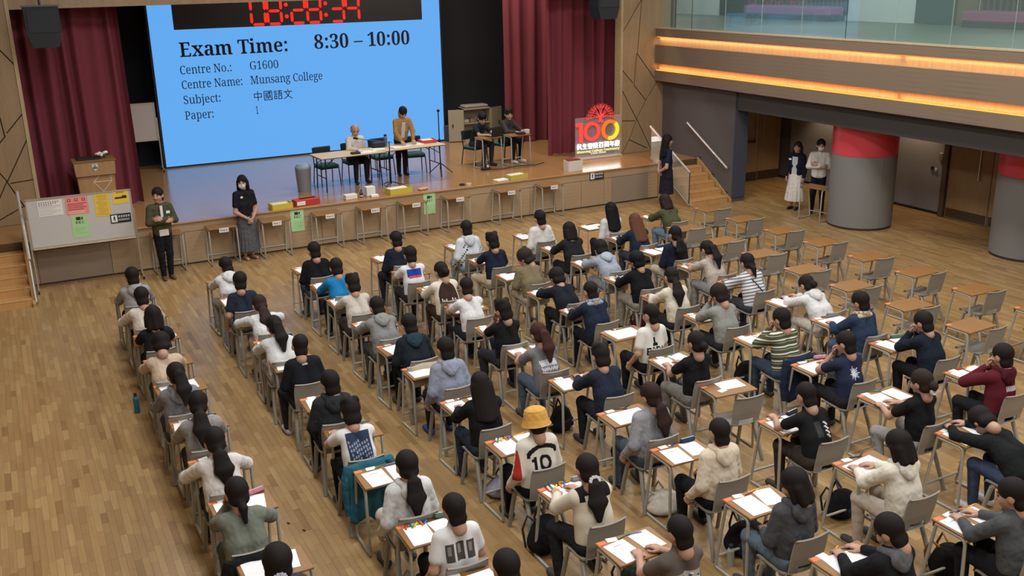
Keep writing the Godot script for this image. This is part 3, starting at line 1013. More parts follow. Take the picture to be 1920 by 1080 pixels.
func digit(s: SurfaceTool, n: int, at: Vector3, w: float, h: float) -> void:
	var on: String = ["abcdef", "bc", "abged", "abgcd", "fgbc", "afgcd", "afgedc", "abc", "abcdefg", "abcfgd"][n]
	var th := 0.07
	var m := h / 2
	var seg := {"a": [0, h, w, h], "b": [w, h, w, m], "c": [w, m, w, 0], "d": [0, 0, w, 0], "e": [0, m, 0, 0], "f": [0, h, 0, m], "g": [0, m, w, m]}
	for c in on:
		var l: Array = seg[c]
		var a := Vector2(l[0], l[1])
		var b := Vector2(l[2], l[3])
		var d := (b - a).normalized()
		var nn := Vector2(-d.y, d.x) * th * 0.5
		a += d * 0.025
		b -= d * 0.025
		prism(s, PackedVector2Array([a, a + d * th * 0.5 + nn, b - d * th * 0.5 + nn, b, b - d * th * 0.5 - nn, a + d * th * 0.5 - nn]), 0.006, Transform3D(Basis.IDENTITY, at))


# ------------------------------------------------------------------ things on the stage
func build_stage_furniture() -> void:
	var ply := wood(Color("b78f5e"), 0.5, Vector3(1.0, 0.8, 1.0))
	# lectern
	var t := thing("lectern", "wooden lectern with school crest before the left red curtain", "lectern", Vector3(1.51, S, -1.66), 0.0)
	var s := begin()
	prism(s, PackedVector2Array([Vector2(-0.31, 0.0), Vector2(0.31, 0.0), Vector2(0.345, 0.83), Vector2(-0.345, 0.83)]), 0.38, Transform3D(Basis.IDENTITY, Vector3(0, 0, -0.25)))
	part(t, "body", s.commit(), ply)
	var q := begin()
	prism(q, PackedVector2Array([Vector2(-0.36, 0.80), Vector2(0.36, 0.80), Vector2(0.375, 1.07), Vector2(-0.375, 1.07)]), 0.46, Transform3D(Basis.IDENTITY, Vector3(0, 0, -0.27)))
	part(t, "desk_box", q.commit(), ply)
	part(t, "reading_top", boxmesh(Vector3(0.79, 0.025, 0.5), 0.006, Vector3(0, 1.08, -0.04)), wood(Color("96703f"), 0.4))
	var crest := begin()
	prism(crest, PackedVector2Array([Vector2(-0.055, 0.07), Vector2(0.055, 0.07), Vector2(0.055, -0.01), Vector2(0.0, -0.075), Vector2(-0.055, -0.01)]), 0.01, Transform3D(Basis.IDENTITY, Vector3(0.0, 0.955, 0.19)))
	var cr := part(t, "crest", crest.commit(), hexmat("c9c7c0", 0.4))
	part(cr, "shield_band", boxmesh(Vector3(0.09, 0.028, 0.004), 0.0, Vector3(0, 0.95, 0.202)), hexmat("4b5a64", 0.5))
	part(cr, "shield_star", boxmesh(Vector3(0.03, 0.05, 0.004), 0.0, Vector3(0.0, 0.985, 0.202)), hexmat("6f7f86", 0.5))
	for l in [[-0.06, 0.66, 0.1, 0.83], [0.26, 0.83, 0.27, 0.66], [0.27, 0.66, 0.1, 0.46], [0.1, 0.46, -0.06, 0.66], [-0.06, 0.66, 0.27, 0.66]]:
		part(t, "white_line", tubemesh([Vector3(l[0], l[1], 0.132), Vector3(l[2], l[3], 0.132)], 0.006, 5), hexmat("ddd6c8", 0.5))
	solo("laptop_sleeve", "flat black case lying on the wooden lectern", "case", boxmesh(Vector3(0.42, 0.03, 0.3), 0.01), hexmat("17171a"), Vector3(1.42, S + 1.108, -1.75))
	var fl := thing("flower_arrangement", "small white flower arrangement on the wooden lectern", "flowers", Vector3(1.68, S + 1.093, -1.68))
	part(fl, "pot", lathemesh([[0.0, 0.0], [0.05, 0.0], [0.06, 0.05], [0.0, 0.05]], 12), hexmat("3e4a3a"))
	for i in 11:
		var a := i * 2.4
		var r := 0.02 + 0.011 * (i % 6)
		var f := begin()
		lathe(f, [[0.0, -0.022], [0.03, -0.012], [0.038, 0.008], [0.022, 0.026], [0.0, 0.03]], 8)
		part(fl, "blossom" if i % 4 != 3 else "leaf", f.commit(), hexmat("ece6dc", 0.8) if i % 4 != 3 else hexmat("35482d", 0.8), Transform3D(Basis(Vector3(0.4, 0, 1).normalized(), a), Vector3(cos(a) * r * 1.4, 0.08 + 0.03 * sin(i * 1.7), sin(a) * r)))
	# whiteboard at the back of the stage
	board_stand("stage_whiteboard", "small pale whiteboard on wheeled legs left of the blue screen", Vector3(3.0, S, -5.75), 0.62, 0.78, 1.64, hexmat("b5aaa4", 0.5), [])
	# folding tables
	var tops := [[5.88, 7.36, -1.24], [7.37, 8.87, -1.66]]
	for i in 2:
		var a: Array = tops[i]
		var f := thing("folding_table", ["long beige folding table with bare end beside the grey bin", "long folding table with papers and red tray on stage"][i], "table", Vector3((a[0] + a[1]) / 2, S, -1.42 - i * 0.17), 0.05)
		part(f, "top", boxmesh(Vector3(1.49, 0.03, 0.72), 0.006, Vector3(0, 0.735, 0)), hexmat("cbb58e", 0.5))
		part(f, "edge_band", boxmesh(Vector3(1.50, 0.016, 0.73), 0.003, Vector3(0, 0.727, 0)), hexmat("5a4632", 0.6))
		for sx in [-1.0, 1.0]:
			var lg := begin()
			for sz in [-1.0, 1.0]:
				tube(lg, [Vector3(sx * 0.62, 0.72, sz * 0.27), Vector3(sx * 0.64, 0.0, sz * 0.3)], 0.014, 8)
				tube(lg, [Vector3(sx * 0.625, 0.55, sz * 0.28), Vector3(sx * 0.36, 0.72, sz * 0.2)], 0.009, 6)
			tube(lg, [Vector3(sx * 0.635, 0.3, -0.29), Vector3(sx * 0.635, 0.3, 0.29)], 0.011, 6)
			tube(lg, [Vector3(sx * 0.63, 0.3, 0.0), Vector3(sx * 0.62, 0.71, 0.0)], 0.009, 6)
			part(f, "leg_frame", lg.commit(), hexmat("15151a", 0.4, 0.3))
	# padded chairs
	padded_chair(Vector3(6.28, S, -1.95), 0.1, "teal padded chair empty behind the bare table end")
	padded_chair(Vector3(6.98, S, -2.12), 0.05, "padded chair under the balding man in white shirt")
	padded_chair(Vector3(7.72, S, -2.35), 0.1, "teal padded chair left behind the man in tan vest")
	padded_chair(Vector3(8.48, S, -2.2), -0.15, "teal padded chair right behind the man in tan vest")
	padded_chair(Vector3(10.12, S, -2.35), 0.35, "dark padded chair under the laptop man in black shirt")
	padded_chair(Vector3(10.95, S, -2.4), 0.3, "dark padded chair under the man in brown jumper")
	# bin
	var b := thing("waste_bin", "grey swing top waste bin beside the folding table", "bin", Vector3(5.62, S, -1.5))
	part(b, "body", lathemesh([[0.0, 0.0], [0.14, 0.0], [0.17, 0.5], [0.0, 0.5]], 24), hexmat("7b7f80", 0.4, 0.2))
	part(b, "lid", lathemesh([[0.175, 0.5], [0.175, 0.54], [0.12, 0.6], [0.0, 0.62]], 24), hexmat("8fa3ae", 0.3, 0.2))
	# papers, phone, trays on the tables
	var white := hexmat("e6e2da", 0.85)
	for p in [[7.0, -1.28, 0.4, 0.28, 0.1, "loose papers before the man in white shirt"], [7.32, -1.45, 0.32, 0.25, -0.2, "papers between the two stage tables"], [7.85, -1.5, 0.4, 0.29, 0.15, "stack of papers before the man in tan vest"], [8.25, -1.62, 0.42, 0.3, -0.1, "spread white papers beside the red tray"]]:
		solo("paper_sheets", p[5], "paper", boxmesh(Vector3(p[2], 0.012, p[3]), 0.002), white, Vector3(p[0], S + 0.758, p[1]), p[4], "papers on the stage tables")
	tray("red_tray", "red plastic tray at the end of the stage table", Vector3(8.62, S + 0.751, -1.72), Vector3(0.34, 0.07, 0.26), "c0392e", "e3d4c8", 0.0)
	var ph := thing("desk_phone", "small black and white device on the bare table", "device", Vector3(6.72, S + 0.75, -1.2))
	part(ph, "base", boxmesh(Vector3(0.2, 0.04, 0.13), 0.012, Vector3(0, 0.02, 0)), hexmat("1a1a1c"))
	part(ph, "cup", lathemesh([[0.0, 0.0], [0.05, 0.0], [0.055, 0.07], [0.0, 0.07]], 14), hexmat("dcd8d0"), Transform3D(Basis.IDENTITY, Vector3(0.12, 0, -0.02)))
	var fk := thing("vacuum_flask", "tall grey vacuum flask between the two men", "flask", Vector3(7.62, S + 0.75, -1.75))
	part(fk, "body", lathemesh([[0.0, 0.0], [0.04, 0.0], [0.04, 0.2], [0.03, 0.23], [0.0, 0.23]], 16), hexmat("6d7478", 0.3, 0.6))
	part(fk, "cap", lathemesh([[0.032, 0.23], [0.032, 0.27], [0.0, 0.275]], 16), hexmat("202224", 0.5))
	solo("desk_box", "black control box beside the flask on the table", "box", boxmesh(Vector3(0.26, 0.12, 0.2), 0.01), hexmat("1b1c1f", 0.6), Vector3(7.42, S + 0.811, -1.72), 0.1)
	# microphone stands
	var m := thing("microphone_stand", "black boom microphone stand reaching to the man in white", "microphone stand", Vector3(7.42, S, -0.98))
	var iron := hexmat("141518", 0.4, 0.3)
	for i in 3:
		part(m, "foot", tubemesh([Vector3(0, 0.1, 0), Vector3(cos(i * TAU / 3 + 0.3) * 0.3, 0.015, sin(i * TAU / 3 + 0.3) * 0.3)], 0.011, 6), iron)
	part(m, "pole", tubemesh([Vector3(0, 0.05, 0), Vector3(0, 0.98, 0)], 0.012, 8), iron)
	part(m, "boom", tubemesh([Vector3(0.06, 0.96, 0), Vector3(-0.62, 1.06, -0.3)], 0.008, 6), hexmat("2b5f96", 0.4, 0.3))
	part(m, "microphone", tubemesh([Vector3(-0.60, 1.06, -0.29), Vector3(-0.68, 1.08, -0.34)], 0.022, 10, 0.03), iron)
	var m2 := thing("microphone_stand", "tall black tripod stand right of the blue screen", "stand", Vector3(8.98, S, -1.86))
	for i in 3:
		part(m2, "foot", tubemesh([Vector3(0, 0.22, 0), Vector3(cos(i * TAU / 3 + 0.9) * 0.32, 0.012, sin(i * TAU / 3 + 0.9) * 0.32)], 0.011, 6), iron)
	part(m2, "pole", tubemesh([Vector3(0, 0.1, 0), Vector3(0, 1.42, 0)], 0.013, 8), iron)
	part(m2, "collar", lathemesh([[0.02, 0.68], [0.028, 0.7], [0.028, 0.76], [0.02, 0.78]], 10), iron)
	part(m2, "top_clip", boxmesh(Vector3(0.06, 0.05, 0.04), 0.006, Vector3(0, 1.43, 0)), iron)
	# steel cabinet with open doors
	var c := thing("steel_cabinet", "beige steel cabinet with both doors open beside the screen", "cabinet", Vector3(11.7, S, -5.75))
	var beige := hexmat("9a9078", 0.5, 0.1)
	var body := begin()
	span(body, Vector3(-0.42, 0.0, -0.22), Vector3(0.42, 0.03, 0.22))
	span(body, Vector3(-0.42, 0.86, -0.22), Vector3(0.42, 0.9, 0.22))
	span(body, Vector3(-0.42, 0.0, -0.22), Vector3(-0.4, 0.9, 0.22))
	span(body, Vector3(0.4, 0.0, -0.22), Vector3(0.42, 0.9, 0.22))
	span(body, Vector3(-0.42, 0.0, -0.22), Vector3(0.42, 0.9, -0.2))
	part(c, "body", body.commit(), beige)
	part(c, "shelf", boxmesh(Vector3(0.8, 0.02, 0.4), 0.0, Vector3(0, 0.48, 0)), beige)
	for sx in [-1.0, 1.0]:
		var dd := part(c, "door", boxmesh(Vector3(0.42, 0.86, 0.02), 0.003, Vector3(sx * 0.21, 0, 0)), beige, Transform3D(Basis(Vector3.UP, sx * 0.35), Vector3(sx * 0.42, 0.45, 0.24)))
		part(dd, "handle", boxmesh(Vector3(0.03, 0.1, 0.02), 0.004, Vector3(sx * 0.3, 0, 0.02)), hexmat("1b1b1b"))
	solo("folded_cloth", "pale folded cloth heaped on top of the steel cabinet", "cloth", boxmesh(Vector3(0.72, 0.07, 0.36), 0.03), hexmat("8f867c", 0.9), Vector3(11.72, S + 0.937, -5.75))
	for i in 4:
		solo("cabinet_box", "small pale box on the shelf of the steel cabinet", "box", boxmesh(Vector3(0.15, 0.09 + 0.02 * (i % 2), 0.2), 0.006), hexmat(["a9a39a", "8a6f52", "b8b2a8", "77706a"][i], 0.8), Vector3(11.44 + i * 0.18, S + 0.545 + 0.01 * (i % 2), -5.75), 0.1 * i - 0.1, "boxes inside the steel cabinet")
	solo("carton", "brown carton standing left of the steel cabinet", "box", boxmesh(Vector3(0.3, 0.42, 0.3), 0.006), hexmat("4a3b30", 0.9), Vector3(11.05, S + 0.212, -5.9), 0.1)
	# anniversary sign
	anniversary_sign()
	# the two side desks with laptops
	exam_desk(Vector3(10.18, S, -1.73), 0.12, "small exam desk on stage under the open laptop", "small desks on the stage", 0.0)
	exam_desk(Vector3(10.92, S, -1.68), 0.08, "small exam desk on stage before the man in brown jumper", "small desks on the stage", 0.0)
	var lp := thing("laptop", "open black laptop on the small stage desk", "laptop", Vector3(10.3, S + 0.742, -1.72), PI + 0.3)
	part(lp, "base", boxmesh(Vector3(0.34, 0.018, 0.24), 0.004, Vector3(0, 0.009, 0)), hexmat("1c1d1f", 0.5))
	part(lp, "lid", boxmesh(Vector3(0.34, 0.22, 0.012), 0.004, Vector3(0, 0.11, 0)), hexmat("1a1c1b", 0.4), Transform3D(Basis(Vector3.RIGHT, -0.2), Vector3(0, 0.015, -0.12)))
	solo("mixer_box", "small dark mixer on the second stage desk", "device", boxmesh(Vector3(0.2, 0.05, 0.15), 0.01), hexmat("1e1e20", 0.5), Vector3(10.98, S + 0.767, -1.6), 0.1)
	solo("paper_pad", "white paper pad on the second stage desk", "paper", boxmesh(Vector3(0.2, 0.02, 0.15), 0.003), white, Vector3(11.1, S + 0.752, -1.78), 0.2)
	solo("tissue_box", "small white box at the end of the second stage desk", "box", boxmesh(Vector3(0.14, 0.1, 0.1), 0.008), hexmat("bdb4a6", 0.8), Vector3(11.14, S + 0.792, -1.62), 0.1)
	var cb := thing("cable_box", "black cable box with plug on the deck under the laptop desk", "cable box", Vector3(9.98, S, -1.5))
	part(cb, "box", boxmesh(Vector3(0.22, 0.06, 0.1), 0.01, Vector3(0, 0.03, 0)), hexmat("18181a"))
	part(cb, "plug", boxmesh(Vector3(0.05, 0.06, 0.05), 0.01, Vector3(0.05, 0.085, 0)), hexmat("c8c4ba"))
	var cords := [Vector3(0.1, 0.01, 0), Vector3(0.4, 0.01, 0.12), Vector3(0.8, 0.01, -0.02), Vector3(1.3, 0.01, 0.1), Vector3(1.6, 0.01, -0.05)]
	part(cb, "cord", tubemesh(cords, 0.009, 6), hexmat("1c1c1e"))


func padded_chair(at: Vector3, turn: float, label: String) -> void:
	var t := thing("padded_chair", label, "chair", at, turn + PI, "padded chairs on the stage")
	var iron := hexmat("15161a", 0.4, 0.3)
	var pad := hexmat("2f5f60", 0.9)
	part(t, "seat", boxmesh(Vector3(0.44, 0.07, 0.42), 0.025, Vector3(0, 0.43, 0)), pad)
	part(t, "seat_base", boxmesh(Vector3(0.43, 0.02, 0.41), 0.006, Vector3(0, 0.385, 0)), iron)
	var bk := begin()
	cbox(bk, Vector3(0, 0.70, 0.235), Vector3(0.42, 0.24, 0.045), 0.02, Basis(Vector3.RIGHT, -0.15))
	part(t, "backrest", bk.commit(), hexmat("20242a", 0.9))
	for sx in [-1.0, 1.0]:
		part(t, "leg", tubemesh([Vector3(sx * 0.21, 0.4, -0.18), Vector3(sx * 0.225, 0.0, -0.22)], 0.012, 8), iron)
		part(t, "leg", tubemesh([Vector3(sx * 0.2, 0.8, 0.26), Vector3(sx * 0.21, 0.42, 0.19), Vector3(sx * 0.225, 0.0, 0.25)], 0.012, 8), iron)


func board_stand(called: String, label: String, at: Vector3, w: float, low: float, high: float, face: Material, extra: Array) -> Node3D:
	var t := thing(called, label, "whiteboard", at)
	part(t, "panel", boxmesh(Vector3(w, high - low, 0.02), 0.004, Vector3(0, (low + high) / 2, 0)), face)
	var al := hexmat("b6aa96", 0.4, 0.4)
	var f := begin()
	for sy in [low, high]:
		box(f, Vector3(0, sy, 0), Vector3(w + 0.03, 0.025, 0.035))
	for sx in [-1.0, 1.0]:
		box(f, Vector3(sx * w / 2, (low + high) / 2, 0), Vector3(0.025, high - low, 0.035))
	part(t, "frame", f.commit(), al)
	part(t, "tray", boxmesh(Vector3(w, 0.012, 0.06), 0.003, Vector3(0, low - 0.018, 0.045)), al)
	for sx in [-1.0, 1.0]:
		part(t, "leg", tubemesh([Vector3(sx * (w / 2 + 0.025), high - 0.35, 0), Vector3(sx * (w / 2 + 0.025), 0.07, 0)], 0.016, 8), al)
		part(t, "foot", tubemesh([Vector3(sx * (w / 2 + 0.025), 0.07, -0.18), Vector3(sx * (w / 2 + 0.025), 0.07, 0.18)], 0.016, 8), al)
		for sz in [-1.0, 1.0]:
			part(t, "caster", lathemesh([[0.0, -0.012], [0.032, -0.012], [0.032, 0.012], [0.0, 0.012]], 14), hexmat("26211d"), Transform3D(Basis(Vector3.BACK, PI / 2), Vector3(sx * (w / 2 + 0.025), 0.033, sz * 0.17)))
	return t


func tray(called: String, label: String, at: Vector3, size: Vector3, col: String, fill: String, turn: float, group := "") -> void:
	var t := thing(called, label, "tray", at, turn, group)
	var s := begin()
	span(s, Vector3(-size.x / 2, 0, -size.z / 2), Vector3(size.x / 2, 0.008, size.z / 2))
	for sx in [-1.0, 1.0]:
		box(s, Vector3(sx * size.x / 2, size.y / 2, 0), Vector3(0.01, size.y, size.z))
		box(s, Vector3(0, size.y / 2, sx * size.z / 2), Vector3(size.x + 0.01, size.y, 0.01))
	part(t, "shell", s.commit(), hexmat(col, 0.6))
	part(t, "contents", boxmesh(Vector3(size.x * 0.8, size.y * 0.8, size.z * 0.75), 0.01, Vector3(-size.x * 0.05, size.y * 0.5 + 0.01, 0)), hexmat(fill, 0.85))


func anniversary_sign() -> void:
	var t := thing("anniversary_sign", "glowing red and yellow 100 sign with tree beside the curtain", "sign", Vector3(13.04, S + 0.06, -1.4), 0.0)
	part(t, "stand_panel", boxmesh(Vector3(1.3, 0.98, 0.02), 0.004, Vector3(0, 0.47, -0.03)), glass(Color(0.95, 0.92, 0.9), 0.14))
	part(t, "base", boxmesh(Vector3(1.3, 0.04, 0.26), 0.006, Vector3(0, -0.04, -0.03)), hexmat("b9aea6", 0.3))
	var red := glow(Color(1.0, 0.3, 0.27), 1.05)
	var yel := glow(Color(1.0, 0.86, 0.2), 1.15)
	var wht := glow(Color(0.95, 0.96, 1.0), 1.7)
	# digits
	var one := begin()
	span(one, Vector3(-0.56, 0.36, 0), Vector3(-0.47, 0.84, 0.04))
	span(one, Vector3(-0.66, 0.75, 0), Vector3(-0.56, 0.83, 0.04))
	part(t, "digit", one.commit(), red)
	ring(t, "digit", Vector3(-0.2, 0.61, 0), 0.235, 0.155, 0.04, 0.0, TAU, red)
	ring(t, "digit", Vector3(0.33, 0.61, 0), 0.25, 0.165, 0.04, 0.9, PI + 1.2, glow(Color(1.0, 0.5, 0.16), 0.9))
	ring(t, "digit", Vector3(0.33, 0.61, 0), 0.25, 0.165, 0.04, -PI + 1.2, 0.9, yel)
	# tree of red twigs
	var tr := begin()
	tube(tr, [Vector3(0.10, 0.82, 0.02), Vector3(0.04, 0.92, 0.02), Vector3(0.06, 1.02, 0.02)], 0.035, 6, 0.022)
	tube(tr, [Vector3(0.0, 0.82, 0.02), Vector3(0.04, 0.94, 0.02)], 0.025, 6, 0.02)
	for i in 13:
		var a := PI * (0.04 + 0.92 * i / 12.0)
		var e := Vector3(0.04 + cos(a) * 0.40, 0.88 + sin(a) * 0.36, 0.02)
		var mid := Vector3(0.05, 0.96, 0.02).lerp(e, 0.55) + Vector3(0.02 * sin(i * 2.1), 0.02, 0)
		tube(tr, [Vector3(0.05, 0.93, 0.02), mid, e], 0.009, 5, 0.006)
		for k in 3:
			var p := mid.lerp(e, 0.2 + 0.35 * k)
			for sg in [-1.0, 1.0]:
				var d := (e - mid).normalized()
				tube(tr, [p, p + d * 0.045 + Vector3(-d.y, d.x, 0) * 0.035 * sg], 0.006, 5, 0.005)
	part(t, "tree", tr.commit(), red)
	var s := begin()
	var k := 0
	for g in ["min", "sheng", "shu", "yuan", "bai", "zhou", "nian", "qing"]:
		strokes(s, GLYPHS[g], Vector3(-0.63 + k * 0.158, 0.19, 0.0), 0.138, 0.012, 0.03)
		k += 1
	part(t, "name_text", s.commit(), wht)
	lettering(t, "name_text", "Munsang College Centenary", serif_bold, -0.62, 0.62, 0.10, 0.06, 0.0, glow(Color(0.95, 0.92, 0.6), 1.0), 0.02)
	lettering(t, "year_text", "1926-2026", serif_bold, -0.22, 0.22, 0.045, 0.042, 0.0, glow(Color(1.0, 0.9, 0.85), 0.8), 0.02)
	area_light("sign_light", Vector3(0, 0.75, 0.08), Vector3(0, -0.2, 1), Vector2(1.2, 0.8), Color(1.0, 0.35, 0.2), SIGN_LIGHT, t)
	area_light("sign_light", Vector3(0, 0.26, 0.06), Vector3(0, -0.4, 1), Vector2(1.25, 0.15), Color(1.0, 0.95, 0.9), SIGN_LIGHT * 0.6, t)


const SIGN_LIGHT := 0.5


func ring(t: Node, called: String, c: Vector3, ro: float, ri: float, d: float, a0: float, a1: float, m: Material) -> void:
	var s := begin()
	var n := 28
	for i in n:
		var a := lerpf(a0, a1, float(i) / n)
		var b := lerpf(a0, a1, float(i + 1) / n)
		prism(s, PackedVector2Array([Vector2(cos(a), sin(a)) * ri, Vector2(cos(a), sin(a)) * ro, Vector2(cos(b), sin(b)) * ro, Vector2(cos(b), sin(b)) * ri]), d, Transform3D(Basis.IDENTITY, c))
	part(t, called, s.commit(), m)


func rec_poster_image() -> Image:
	var im := image(120, 190, Color("a6cf95"))
	var k := Color("1c2a1c")
	im.fill_rect(Rect2i(36, 22, 34, 26), k)
	im.fill_rect(Rect2i(73, 28, 5, 14), k)
	im.fill_rect(Rect2i(79, 24, 8, 22), k)
	# R E C
	for g in [[32, ["1110", "1001", "1110", "1010", "1001"]], [54, ["1111", "1000", "1110", "1000", "1111"]], [76, ["0111", "1000", "1000", "1000", "0111"]]]:
		for y in 5:
			for x in 4:
				if g[1][y][x] == "1":
					im.fill_rect(Rect2i(g[0] + x * 4, 56 + y * 4, 4, 4), k)
	for y in [110, 122, 134, 150]:
		im.fill_rect(Rect2i(16, y, 88 - (y % 5) * 6, 3), Color("86ac78"))
	return im


func exit_sign_image() -> Image:
	var im := image(180, 84, Color("16181a"))
	im.fill_rect(Rect2i(8, 10, 52, 64), Color("e8e8e4"))
	var k := Color("16181a")
	im.fill_rect(Rect2i(30, 16, 10, 10), k)
	im.fill_rect(Rect2i(24, 28, 20, 8), k)
	im.fill_rect(Rect2i(28, 34, 12, 16), k)
	im.fill_rect(Rect2i(20, 48, 12, 7), k)
	im.fill_rect(Rect2i(36, 48, 7, 18), k)
	var w := Color("e8e8e4")
	for i in 5:
		im.fill_rect(Rect2i(70 + i * 21, 16, 16, 4), w)
		im.fill_rect(Rect2i(70 + i * 21, 24, 16, 3), w)
		im.fill_rect(Rect2i(77 + i * 21, 14, 3, 20), w)
		im.fill_rect(Rect2i(70 + i * 21, 31, 16, 3), w)
	for i in 9:
		im.fill_rect(Rect2i(70 + i * 11, 48, 8, 3), w)
		im.fill_rect(Rect2i(70 + i * 11, 48, 3, 16), w)
		im.fill_rect(Rect2i(70 + i * 11, 61, 8, 3), w)
	return im


func build_stage_edge() -> void:
	# row of small desks against the stage front, each with a card
	var xs := [2.44, 3.455, 4.475, 5.545, 6.5, 7.4, 8.4, 9.63, 10.7]
	for i in xs.size():
		var at := Vector3(xs[i], 0, 0.255)
		var nth: String = ["", "first", "second", "third", "fourth", "fifth", "sixth", "seventh", "eighth"][i]
		exam_desk(at, 0.0, "spare desk with row card, %s from the man in green" % nth if i > 0 else "spare exam desk behind the man in green jacket", "spare desks along the stage front", 0.0)
		if i > 0:
			var c := thing("row_card", "white row card on the %s spare desk from the man" % nth, "card", Vector3(at.x + 0.01, 0.70, 0.468), 0.0, "row cards on the spare desks")
			part(c, "card", sheet(Vector2(0.18, 0.085), 0.003), hexmat("dcd6cc", 0.8))
			lettering(c, "card_text", "Row %d" % (9 - i), sans_bold, -0.065, 0.065, -0.018, 0.035, 0.003, hexmat("3a3836"), 0.001)
	# things along the stage edge
	tray("yellow_tray", "yellow tray with white slips at the left of the edge", Vector3(4.74, S, -0.16), Vector3(0.42, 0.11, 0.24), "c4b03a", "d8cfae", 0.1, "trays on the stage edge")
	var rb := thing("red_box", "red and white carton beside the yellow tray on the edge", "box", Vector3(5.28, S, -0.22), 0.12)
	part(rb, "body", boxmesh(Vector3(0.52, 0.12, 0.24), 0.008, Vector3(0, 0.06, 0)), hexmat("b0302c", 0.6))
	part(rb, "white_end", boxmesh(Vector3(0.18, 0.08, 0.246), 0.004, Vector3(-0.15, 0.06, 0)), hexmat("e0d6d0", 0.6))
	part(rb, "lid_flap", boxmesh(Vector3(0.34, 0.012, 0.22), 0.002, Vector3(0.05, 0.14, -0.06)), hexmat("8f6d55", 0.8), Transform3D(Basis(Vector3.RIGHT, -0.4), Vector3.ZERO))
	solo("small_box", "low white box left of the brown bottle on the edge", "box", boxmesh(Vector3(0.26, 0.1, 0.16), 0.008), hexmat("d9d3c8", 0.7), Vector3(6.22, S + 0.051, -0.22), 0.1)
	var bt := thing("glue_bottle", "small dark bottle between two white boxes on the edge", "bottle", Vector3(6.47, S, -0.24))
	part(bt, "body", lathemesh([[0.0, 0.0], [0.035, 0.0], [0.037, 0.09], [0.014, 0.13], [0.012, 0.17], [0.0, 0.17]], 14), hexmat("2a2622", 0.3))
	part(bt, "label_band", lathemesh([[0.0375, 0.02], [0.0385, 0.05]], 14), hexmat("cfc6ba"))
	solo("small_box", "tall white box right of the dark bottle on the edge", "box", boxmesh(Vector3(0.2, 0.2, 0.16), 0.008), hexmat("d5d0c8", 0.7), Vector3(6.68, S + 0.101, -0.3), 0.05)
	solo("small_box", "flat white box right of the dark bottle on the edge", "box", boxmesh(Vector3(0.16, 0.05, 0.12), 0.006), hexmat("e0dcd4", 0.7), Vector3(6.72, S + 0.026, -0.13), -0.1)
	tray("yellow_tray", "yellow tray with white slips in the middle of the edge", Vector3(7.3, S, -0.24), Vector3(0.52, 0.12, 0.26), "bfae3c", "e2dcd0", 0.12, "trays on the stage edge")
	solo("crumpled_paper", "crumpled brown paper beside the middle yellow tray", "paper", boxmesh(Vector3(0.24, 0.05, 0.12), 0.02), hexmat("b79a7c", 0.9), Vector3(7.86, S + 0.026, -0.24), 0.3)
	var kn := thing("tape_rolls", "dark and pale tape rolls lying on the stage edge", "tape", Vector3(8.84, S, -0.2))
	for i in 2:
		var s := begin()
		lathe(s, [[0.035, 0.0], [0.06, 0.0], [0.06, 0.035], [0.035, 0.035], [0.035, 0.0]], 18)
		part(kn, "roll", s.commit(), hexmat(["2a2624", "c7b79e"][i], 0.6), Transform3D(Basis.IDENTITY, Vector3(-0.07 + i * 0.15, 0, 0.02 * i)))
	solo("paper_sheets", "white paper stack beside the right yellow tray on the edge", "paper", boxmesh(Vector3(0.3, 0.03, 0.2), 0.004), hexmat("dedad2", 0.8), Vector3(9.72, S + 0.016, -0.2), 0.2)
	tray("yellow_tray", "yellow tray with white slips near the white carton", Vector3(10.14, S, -0.25), Vector3(0.46, 0.1, 0.24), "b9ad42", "dcd6ca", 0.12, "trays on the stage edge")
	var wb := thing("white_carton", "white open carton on the stage edge before the sign", "box", Vector3(11.69, S, -0.36))
	var s := begin()
	for q in [[-1.0, 0.0], [1.0, 0.0]]:
		box(s, Vector3(q[0] * 0.185, 0.12, 0), Vector3(0.012, 0.24, 0.22))
		box(s, Vector3(0, 0.12, q[0] * 0.11), Vector3(0.38, 0.24, 0.012))
	box(s, Vector3(0, 0.008, 0), Vector3(0.37, 0.014, 0.22))
	part(wb, "shell", s.commit(), hexmat("cfc6ba", 0.7))
	part(wb, "contents", boxmesh(Vector3(0.32, 0.05, 0.18), 0.01, Vector3(0, 0.235, 0)), hexmat("7a1f1c", 0.8))
	# posters and exit sign on the front
	var green := papermat(rec_poster_image(), "rec")
	for q in [[5.01, 0.595, "light green recording poster between the second and third spare desks"], [7.89, 0.585, "light green recording poster beside the fifth spare desk"]]:
		solo("green_poster", q[2], "poster", sheet(Vector2(0.27, 0.45), 0.002), green, Vector3(q[0], q[1], 0.017), 0.0, "green recording posters on the stage front")
	solo("exit_sign", "black and white exit sign hung on the stage front", "sign", sheet(Vector2(0.38, 0.19), 0.012), papermat(exit_sign_image(), "exit"), Vector3(12.1, 0.735, 0.016))


